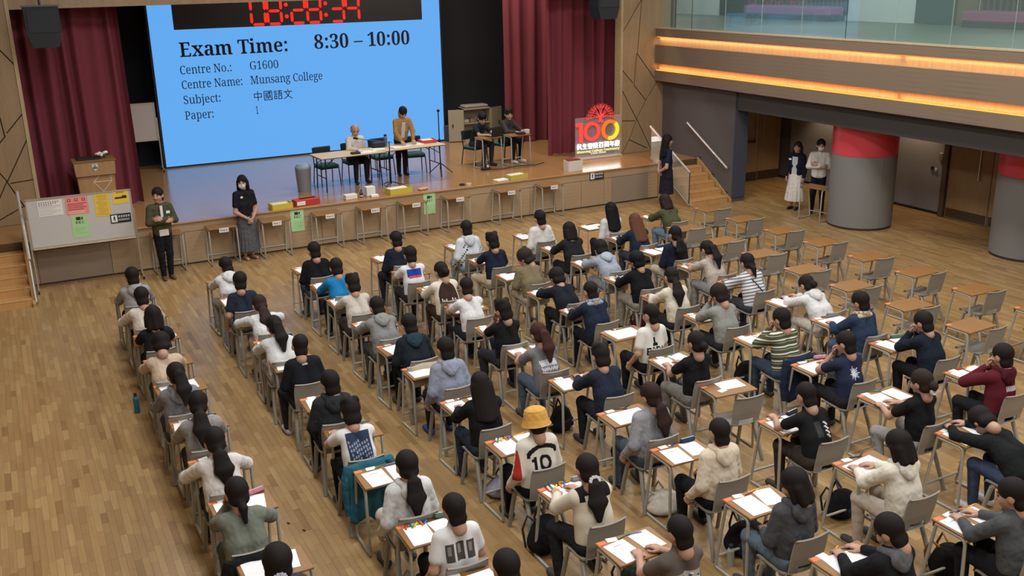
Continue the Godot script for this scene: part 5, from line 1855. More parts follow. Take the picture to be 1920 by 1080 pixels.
# standing figure from given joints; faces -z before it is turned
func standing_body(arms: String, sleeve: String, o: Dictionary) -> Dictionary:
	var lean: float = deg_to_rad(o.get("lean", 0.0))
	var up := Vector3(0, cos(lean), -sin(lean))
	var hip := Vector3(0, 0.88, 0)
	var chest := hip + up * 0.24
	var neck := chest + up * 0.29
	var head := neck + Vector3(0, cos(lean * 1.1), -sin(lean * 1.1)) * 0.165
	var p := {"hip": hip, "chest": chest, "neck": neck, "head": head, "up2": up, "up1": up}
	var fat := 0.01 if sleeve == "l" else 0.0
	var b := []
	var cross_ := o.get("cross", 0.05) as float
	for i in 2:
		var s := -1.0 if i == 0 else 1.0
		var n := "l" if i == 0 else "r"
		var sx := Vector3(s, 0, 0)
		var sh := neck - up * 0.06 + sx * 0.17
		var el: Vector3
		var wr: Vector3
		var hd := Vector3(0, -1, 0)
		var pal := Vector3(s, 0, 0)
		match arms[i]:
			"x":   # folded across the chest
				el = chest + Vector3(s * 0.235, -0.02, -0.07)
				wr = chest + Vector3(-s * 0.03, 0.05 - 0.05 * i, -0.19)
				hd = Vector3(-s, 0.1, 0.05)
				pal = Vector3(0, 0.3, -1)
			"f":   # clasped in front
				el = chest + Vector3(s * 0.225, -0.12, -0.03)
				wr = Vector3(s * 0.045, hip.y - 0.01, -0.21)
				hd = Vector3(-s * 0.5, -0.85, -0.1)
				pal = Vector3(s * 0.4, 0, -1)
			"b":   # behind the back
				el = chest + Vector3(s * 0.23, -0.12, 0.09)
				wr = Vector3(s * 0.05, hip.y - 0.0, 0.185)
				hd = Vector3(-s * 0.7, -0.6, 0.0)
				pal = Vector3(0, 0, 1)
			"t":   # down on a table in front
				el = sh + Vector3(s * 0.05, -0.24, -0.10)
				wr = sh + Vector3(-s * 0.02, -0.43, -0.25)
				hd = Vector3(0, -0.35, -1)
				pal = Vector3.UP
			_:
				el = sh + Vector3(s * 0.055, -0.28, 0.02)
				wr = sh + Vector3(s * 0.06, -0.52, -0.04)
		p["wr" + n] = wr
		p["hd" + n] = hd
		p["pal" + n] = pal
		p["kind" + n] = "rest" if arms[i] in ["x", "t"] else "curl"
		b.append([hip + sx * 0.06 + Vector3(0, 0.03, 0), chest + sx * 0.072, 0.098 + fat, 0.1 + fat, TOP])
		b.append([chest + sx * 0.072, neck - up * 0.12 + sx * 0.08, 0.1 + fat, 0.082 + fat, TOP])
		arm(b, sh, el, wr, sleeve, fat)
		var spread: float = o.get("spread", 0.0)
		var kn := Vector3(s * (0.085 + spread * 0.5), 0.47, -0.015)
		var an := Vector3(s * (0.08 + spread), 0.09, 0.015)
		if o.has("skirt"):
			b.append([hip + sx * 0.07, hip + sx * 0.075 + Vector3(0, -0.12, 0), 0.1, 0.115, BOTTOM])
			b.append([kn, an, 0.05, 0.033, SKIN])
		else:
			b.append([hip + sx * 0.07 + Vector3(0, -0.01, 0.01), kn, 0.1, 0.066, BOTTOM])
			b.append([kn, an, 0.064, 0.05, BOTTOM])
		b.append([an + Vector3(0, -0.05, 0.025), an + Vector3(s * 0.02, -0.057, -0.14), 0.04, 0.033, SHOE + i])
	b.append([neck - up * 0.06 - Vector3(0.13, 0, 0), neck - up * 0.06 + Vector3(0.13, 0, 0), 0.068 + fat, 0.068 + fat, TOP])
	b.append([neck - up * 0.03, neck, 0.07, 0.058, TOP])
	b.append([neck - up * 0.03, head + (neck - head) * 0.25, 0.052, 0.052, SKIN])
	var r := {"pose": p, "axis": up}
	for c in 5:
		r[c] = garment(b, c, hip, up)
	r["whole"] = whole(r[SKIN], b)
	return r


func skirt(t: Node3D, y0: float, y1: float, r0: Vector2, r1: Vector2, pleats: int, depth: float, m: Material) -> void:
	var g := []
	var rows := 10
	var n := pleats * 6
	for j in rows + 1:
		var f := float(j) / rows
		var row := []
		for i in n:
			var a := TAU * i / n
			var w := 1.0 + depth * f * sin(a * pleats)
			var e := Vector2(lerpf(r0.x, r1.x, pow(f, 0.8)), lerpf(r0.y, r1.y, pow(f, 0.8)))
			row.append(Vector3(cos(a) * e.x * w, lerpf(y0, y1, f), sin(a) * e.y * w))
		g.append(row)
	var st := begin()
	st.set_smooth_group(0)
	for j in rows:
		for i in n:
			var i2 := (i + 1) % n
			for v in [g[j][i], g[j][i2], g[j + 1][i2], g[j][i], g[j + 1][i2], g[j + 1][i]]:
				st.add_vertex(v)
	st.index()
	st.generate_normals()
	part(t, "skirt", st.commit(), m)


var PRINTS := {}


func make_prints() -> void:
	# back prints: the left half of each picture lies on the back
	for k in ["blueflag", "panels", "skyline", "number", "star", "script", "blockletters", "whitemark", "comic", "stripes", "navystripes", "doodle", "brownback", "yoke", "smallmark", "hoodprint"]:
		var base: Color = {"blueflag": Color("d2d1cf"), "panels": Color("d3d2d0"), "skyline": Color("d3d2d0"), "number": Color("d2ccbe"), "star": Color("262d42"), "script": Color("6f6d70"), "blockletters": Color("d4d0c6"), "whitemark": Color("1c1d1e"), "comic": Color("5e5650"), "stripes": Color("4a4c3a"), "navystripes": Color("cfcdc8"), "doodle": Color("c2c6ca"), "brownback": Color("cfc6b4"), "yoke": Color("d0c6b2"), "smallmark": Color("1d1f24"), "hoodprint": Color("5a2029")}[k]
		var im := image(256, 128, base)
		match k:
			"blueflag":
				im.fill_rect(Rect2i(40, 38, 46, 26), Color("26409a"))
				im.fill_rect(Rect2i(44, 60, 40, 8), Color("c0504a"))
			"panels":
				for i in 3:
					im.fill_rect(Rect2i(38 + i * 18, 46, 14, 32), Color("4c4844"))
					im.fill_rect(Rect2i(41 + i * 18, 50, 6, 16), Color("8a857e"))
			"skyline":
				im.fill_rect(Rect2i(40, 34, 48, 66), Color("2f3b52"))
				for i in 40:
					im.fill_rect(Rect2i(42 + (i * 17) % 42, 50 + (i * 11) % 46, 3, 6), Color("8d97a4"))
			"number":
				for i in 26:
					var a := PI * i / 25.0
					im.fill_rect(Rect2i(int(64 - cos(a) * 30), int(50 - sin(a) * 16), 6, 8), Color("1d1b1c"))
				im.fill_rect(Rect2i(46, 56, 6, 30), Color("1d1b1c"))
				im.fill_rect(Rect2i(42, 60, 6, 6), Color("1d1b1c"))
				for i in 20:
					var a := TAU * i / 20.0
					im.fill_rect(Rect2i(int(68 + cos(a) * 9), int(70 + sin(a) * 13), 6, 6), Color("1d1b1c"))
				im.fill_rect(Rect2i(4, 40, 16, 60), Color("a5332c"))
			"star":
				for i in 16:
					var a := TAU * i / 16.0
					for r in 14:
						im.fill_rect(Rect2i(int(64 + cos(a) * r * (1.0 if i % 2 == 0 else 0.7)), int(64 + sin(a) * r * 1.25 * (1.0 if i % 2 == 0 else 0.7)), 2, 2), Color("c7ccd2"))
			"script":
				for i in 22:
					im.fill_rect(Rect2i(42 + i * 2, 58 + (i * 7) % 14, 3, 9), Color("d5d3d2"))
					im.fill_rect(Rect2i(44 + i * 2, 76 + (i * 5) % 8, 2, 6), Color("d5d3d2"))
			"blockletters":
				var rows := ["1111 0110 1110 1001", "1000 1001 1001 1101", "1110 1001 1110 1111", "1000 1111 1010 1011", "1111 1001 1001 1001"]
				for y in 5:
					for x in rows[y].length():
						if rows[y][x] == "1":
							im.fill_rect(Rect2i(38 + int(x * 2.8), 76 + y * 4, 3, 4), Color("1e1e1e"))
				im.fill_rect(Rect2i(60, 52, 6, 22), Color("1e1e1e"))
				im.fill_rect(Rect2i(56, 66, 14, 8), Color("1e1e1e"))
			"whitemark":
				for i in 12:
					im.fill_rect(Rect2i(76 + (i * 3) % 9, 52 + i * 3, 6, 3), Color("c9c9c6"))
				im.fill_rect(Rect2i(54, 50, 16, 34), Color("3a3d3c"))
			"comic":
				im.fill_rect(Rect2i(38, 56, 52, 40), Color("a8a294"))
				for i in 26:
					im.fill_rect(Rect2i(40 + (i * 19) % 46, 58 + (i * 13) % 34, 5, 3), Color("2f4254") if i % 2 == 0 else Color("e0dccf"))
			"stripes":
				for i in 6:
					im.fill_rect(Rect2i(0, 22 + i * 18, 256, 4), Color("d4d0c0"))
					im.fill_rect(Rect2i(0, 30 + i * 18, 256, 2), Color("98a184"))
			"navystripes":
				for i in 11:
					im.fill_rect(Rect2i(0, 14 + i * 10, 256, 3), Color("49525c"))
			"doodle":
				for i in 120:
					im.fill_rect(Rect2i((i * 37) % 254, (i * 53) % 126, 3 + i % 4, 3 + (i * 3) % 5), Color("23262a"))
			"brownback":
				for i in 44:
					var w := int(30 * sqrt(maxf(0.0, 1.0 - pow((i - 26) / 27.0, 2))))
					im.fill_rect(Rect2i(64 - w, 26 + i * 2, w * 2, 2), Color("3a2825"))
				for i in 16:
					im.fill_rect(Rect2i(40 + (i * 13) % 46, 78 + (i * 7) % 18, 4, 6), Color("cfc8bc"))
			"yoke":
				im.fill_rect(Rect2i(34, 18, 62, 26), Color("1f1e20"))
				im.fill_rect(Rect2i(44, 34, 12, 12), Color("d4cbb8"))
			"smallmark":
				im.fill_rect(Rect2i(58, 34, 13, 5), Color("c4c6c8"))
			"hoodprint":
				for i in 8:
					im.fill_rect(Rect2i(58 + i * 4, 62 + (i * 5) % 5, 3, 12), Color("d8d0ca"))
		PRINTS[k] = ImageTexture.create_from_image(im)


# ------------------------------------------------------------------ desks, chairs and candidates
var desk_parts := {}
var chair_parts := {}
const COLS := {"A": 1.37, "B": 2.725, "C": 4.08, "D": 5.435, "E": 6.79, "F": 8.145, "G": 9.5, "H": 10.855, "I": 12.21}


# desks that stand a little off their row
const OFF_ROW := {"D10": .17, "D9": .10, "C9": .16, "C8": .14, "C7": .05, "B8": .12, "E9": .07, "E8": .03, "E10": .22, "F8": .06, "F9": .09, "G8": .09, "D7": .06, "D6": .03, "C5": -.14, "C6": -.04, "B4": -.15, "B5": .13, "A7": -.08, "A4": -.11, "E6": .08, "F6": .03, "F7": .04, "C2": -.16, "D5": -.08, "E4": -.05, "D0": .04, "G5": .08, "G0": .05, "B2": .06, "B3": .04}


func row_z(i: int) -> float:
	return 4.05 + 1.017 * i


func exam_desk(at: Vector3, turn: float, label: String, group: String, _j: float) -> Node3D:
	if desk_parts.is_empty():
		desk_parts["top"] = boxmesh(Vector3(0.55, 0.022, 0.39), 0.005, Vector3(0, 0.729, 0))
		desk_parts["lip"] = boxmesh(Vector3(0.52, 0.05, 0.012), 0.003, Vector3(0, 0.69, -0.18))
		for s in [-1.0, 1.0]:
			var x: float = s * 0.262
			var m := begin()
			tube(m, [Vector3(x, 0.706, -0.15), Vector3(x, 0.706, 0.11), Vector3(x, 0.695, 0.14), Vector3(x, 0.665, 0.153), Vector3(x, 0.03, 0.175), Vector3(x, 0.014, 0.165), Vector3(x, 0.014, -0.235), Vector3(x, 0.03, -0.25), Vector3(x, 0.70, -0.145)], 0.0155, 8)
			desk_parts[s] = m.commit()
		desk_parts["bar"] = tubemesh([Vector3(-0.262, 0.13, -0.235), Vector3(0.262, 0.13, -0.235)], 0.0135, 8)
	var t := thing("exam_desk", label, "desk", at, turn, group)
	var tm := wood(Color("966b38"), 0.45, Vector3(2.2, 2.2, 2.2), "desk")
	part(t, "desk_top", desk_parts["top"], tm)
	part(t, "apron", desk_parts["lip"], hexmat("6e4526", 0.6))
	var steel := hexmat("a5a195", 0.4, 0.15)
	part(t, "leg_frame", desk_parts[-1.0], steel)
	part(t, "leg_frame", desk_parts[1.0], steel)
	part(t, "crossbar", desk_parts["bar"], steel)
	return t


func shell(s: SurfaceTool, prof: Array, thick: float, x0 := -1.0, x1 := 1.0) -> void:
	# prof: [z, y, half width]; a curved plate between the fractions x0 and x1 of the width
	var n := 8
	for face: float in [1.0, -1.0]:
		for i in prof.size() - 1:
			var p: Array = prof[i]
			var q: Array = prof[i + 1]
			var d := Vector2(q[0] - p[0], q[1] - p[1]).normalized()
			var nm := Vector3(0, d.x, -d.y) * face
			for k in n:
				var a := lerpf(x0, x1, float(k) / n)
				var b := lerpf(x0, x1, float(k + 1) / n)
				var off := nm * thick * 0.5
				var cup := func(u: float) -> Vector3: return Vector3(0, d.x, -d.y) * (0.018 * u * u)
				tri(s, Vector3(a * p[2], p[1], p[0]) + off + cup.call(a), Vector3(b * p[2], p[1], p[0]) + off + cup.call(b), Vector3(b * q[2], q[1], q[0]) + off + cup.call(b), nm, nm, nm)
				tri(s, Vector3(a * p[2], p[1], p[0]) + off + cup.call(a), Vector3(b * q[2], q[1], q[0]) + off + cup.call(b), Vector3(a * q[2], q[1], q[0]) + off + cup.call(a), nm, nm, nm)
	for e in [x0, x1]:
		for i in prof.size() - 1:
			var p: Array = prof[i]
			var q: Array = prof[i + 1]
			var d := Vector2(q[0] - p[0], q[1] - p[1]).normalized()
			var nm := Vector3(0, d.x, -d.y)
			var c: Vector3 = nm * (0.018 * e * e)
			quad(s, Vector3(e * p[2], p[1], p[0]) + nm * thick * 0.5 + c, Vector3(e * p[2], p[1], p[0]) - nm * thick * 0.5 + c, Vector3(e * q[2], q[1], q[0]) - nm * thick * 0.5 + c, Vector3(e * q[2], q[1], q[0]) + nm * thick * 0.5 + c, Vector3(signf(e), 0, 0))
	for i in [0, prof.size() - 1]:
		var p: Array = prof[i]
		var q: Array = prof[1] if i == 0 else prof[prof.size() - 2]
		var d := Vector2(p[0] - q[0], p[1] - q[1]).normalized()
		var nm := Vector3(0, d.x, -d.y) * (1.0 if i > 0 else -1.0)
		for k in n:
			var a := lerpf(x0, x1, float(k) / n)
			var b := lerpf(x0, x1, float(k + 1) / n)
			var ca := nm * (0.018 * a * a)
			var cb := nm * (0.018 * b * b)
			quad(s, Vector3(a * p[2], p[1], p[0]) + nm * thick * 0.5 + ca, Vector3(b * p[2], p[1], p[0]) + nm * thick * 0.5 + cb, Vector3(b * p[2], p[1], p[0]) - nm * thick * 0.5 + cb, Vector3(a * p[2], p[1], p[0]) - nm * thick * 0.5 + ca, Vector3(0, d.y, d.x))


func exam_chair(at: Vector3, turn: float, label: String, group: String) -> Node3D:
	if chair_parts.is_empty():
		var s := begin()
		shell(s, [[-0.215, 0.405, 0.17], [-0.20, 0.432, 0.19], [-0.10, 0.434, 0.2], [0.05, 0.425, 0.2], [0.14, 0.432, 0.19], [0.185, 0.462, 0.18]], 0.014)
		chair_parts["seat"] = s.commit()
		var b := begin()
		shell(b, [[0.192, 0.525, 0.178], [0.208, 0.60, 0.186], [0.224, 0.70, 0.187], [0.238, 0.785, 0.18], [0.256, 0.805, 0.176]], 0.014)
		shell(b, [[0.183, 0.460, 0.18], [0.193, 0.528, 0.178]], 0.014, -1.0, -0.55)
		shell(b, [[0.183, 0.460, 0.18], [0.193, 0.528, 0.178]], 0.014, 0.55, 1.0)
		chair_parts["back"] = b.commit()
		for sx in [-1.0, 1.0]:
			chair_parts[sx] = tubemesh([Vector3(sx * 0.165, 0.425, -0.10), Vector3(sx * 0.178, 0.40, -0.135), Vector3(sx * 0.2, 0.0, -0.215)], 0.028, 8, 0.021)
			chair_parts[sx * 2] = tubemesh([Vector3(sx * 0.155, 0.425, 0.06), Vector3(sx * 0.168, 0.40, 0.10), Vector3(sx * 0.205, 0.0, 0.245)], 0.028, 8, 0.021)
		var u := begin()
		tube(u, [Vector3(-0.165, 0.412, -0.1), Vector3(0.165, 0.412, -0.1)], 0.012, 6)
		tube(u, [Vector3(-0.155, 0.410, 0.07), Vector3(0.155, 0.410, 0.07)], 0.012, 6)
		chair_parts["frame"] = u.commit()
	var t := thing("exam_chair", label, "chair", at, turn, group)
	var pl := hexmat("8b867b", 0.5)
	var lg := hexmat("8d897e", 0.45, 0.1)
	part(t, "seat", chair_parts["seat"], pl)
	part(t, "backrest", chair_parts["back"], pl)
	for k in [-1.0, 1.0, -2.0, 2.0]:
		part(t, "leg", chair_parts[k], lg)
	part(t, "seat_frame", chair_parts["frame"], lg)
	return t


var paper_mats := []


func paper_mat(i: int) -> StandardMaterial3D:
	if paper_mats.is_empty():
		for k in 3:
			var im := image(128, 180, Color("ecebe8"))
			for y in 15:
				if (y * 7 + k * 3) % 5 != 0:
					im.fill_rect(Rect2i(14, 16 + y * 10, 100 - (y * 13 + k * 29) % 34, 1), Color("bcbab8"))
			if k == 1:
				im.fill_rect(Rect2i(40, 30, 48, 6), Color("9b9997"))
			paper_mats.append(papermat(im, "exam%d" % k))
	return paper_mats[i % 3]


func flat_sheet(size: Vector2, thick: float) -> Mesh:
	var k := "flat%s%.4f" % [size, thick]
	if desk_parts.has(k):
		return desk_parts[k]
	var st := begin()
	st.append_from(sheet(size, thick), 0, Transform3D(Basis(Vector3.RIGHT, -PI / 2), Vector3.ZERO))
	desk_parts[k] = st.commit()
	return desk_parts[k]


func desk_things(d: Vector3, turn: float, who: String, n: int, taken: bool) -> void:
	var y := 0.7405
	var r := RandomNumberGenerator.new()
	r.seed = 100 + n
	var put := func(dx: float, dz: float) -> Vector3: return d + Vector3(dx, y, dz).rotated(Vector3.UP, turn)
	var wide := n % 3 != 0
	solo("exam_paper", "exam booklet of %s" % who, "paper", flat_sheet(Vector2(0.21, 0.297) if wide else Vector2(0.40, 0.29), 0.004), paper_mat(n), put.call((-0.135 if wide else -0.03) + r.randf_range(-0.02, 0.03), 0.03 + r.randf_range(-0.02, 0.02)), turn + r.randf_range(-0.12, 0.12), "exam booklets on the desks")
	if wide:
		solo("answer_sheet", "loose answer sheet of %s" % who, "paper", flat_sheet(Vector2(0.19, 0.27), 0.002), paper_mat(n + 1), put.call(0.115 + r.randf_range(-0.02, 0.03), 0.0 + r.randf_range(-0.03, 0.03)), turn + r.randf_range(-0.2, 0.2), "answer sheets on the desks")
	solo("seat_card", "orange seat card of %s" % who, "card", flat_sheet(Vector2(0.075, 0.05), 0.001), hexmat("d9764e", 0.8), put.call(-0.228, -0.158), turn, "seat cards on the desks")
	solo("identity_card", "small white card of %s" % who, "card", flat_sheet(Vector2(0.095, 0.06), 0.001), hexmat("dedbd6", 0.7), put.call(-0.14 + r.randf_range(-0.02, 0.04), -0.165), turn + r.randf_range(-0.2, 0.2), "small cards on the desks")
	var cols := ["1d2a5e", "222222", "a02a2a", "e0b030", "3a7a4a", "5a5a9a"]
	for i in 2 + n % 2:
		var p := begin()
		tube(p, [Vector3(-0.07, 0.0055, 0), Vector3(0.06, 0.0055, 0)], 0.0055, 6)
		tube(p, [Vector3(0.06, 0.0055, 0), Vector3(0.075, 0.0055, 0)], 0.005, 6, 0.001)
		solo("pen", "%s pen of %s" % [["blue", "black", "red", "yellow", "green", "violet"][(n + i) % 6], who], "pen", p.commit(), hexmat(cols[(n + i) % 6], 0.4), put.call(0.0 + i * 0.085 + r.randf_range(-0.02, 0.02), -0.165 + r.randf_range(-0.012, 0.02)), turn + r.randf_range(-0.5, 0.5), "pens on the desks")
	if n % 5 == 2:
		var pc := thing("pencil_case", "%s pencil case of %s" % [["grey", "pink", "navy", "green", "black"][(n / 5) % 5], who], "pencil case", put.call(0.16, -0.145), turn + r.randf_range(-0.3, 0.3), "pencil cases on the desks")
		part(pc, "pouch", boxmesh(Vector3(0.17, 0.045, 0.06), 0.018, Vector3(0, 0.0225, 0)), cloth(Color(["77777c", "b0707c", "2a3450", "4a6a52", "242428"][(n / 5) % 5])))
		part(pc, "zip", boxmesh(Vector3(0.15, 0.004, 0.008), 0.0, Vector3(0, 0.046, 0)), hexmat("c6c6c5", 0.4))
	if n in [17, 27, 26]:
		for i in 5:
			var m := thing("highlighter", "%s highlighter of %s" % [["red", "green", "yellow", "orange", "blue"][i], who], "highlighter", put.call(-0.19 + i * 0.045, -0.13), turn + 1.2 + r.randf_range(-0.4, 0.4), "highlighters on the desks")
			part(m, "barrel", tubemesh([Vector3(-0.045, 0.009, 0), Vector3(0.03, 0.009, 0)], 0.009, 8), hexmat(["c83a32", "2f8f5a", "e0c832", "d9762e", "3a6fb0"][i], 0.5))
			part(m, "cap", tubemesh([Vector3(0.03, 0.009, 0), Vector3(0.06, 0.009, 0)], 0.0095, 8), hexmat("222222", 0.5))
	if n % 4 == 1:
		var e := thing("eraser", "blue sleeved eraser of %s" % who, "eraser", put.call(-0.04, -0.15), turn + r.randf_range(-0.6, 0.6), "erasers on the desks")
		part(e, "rubber", boxmesh(Vector3(0.05, 0.012, 0.022), 0.003, Vector3(0, 0.006, 0)), hexmat("e8e6e2"))
		part(e, "sleeve", boxmesh(Vector3(0.03, 0.013, 0.023), 0.001, Vector3(0.008, 0.0065, 0)), hexmat("2c4a8c"))


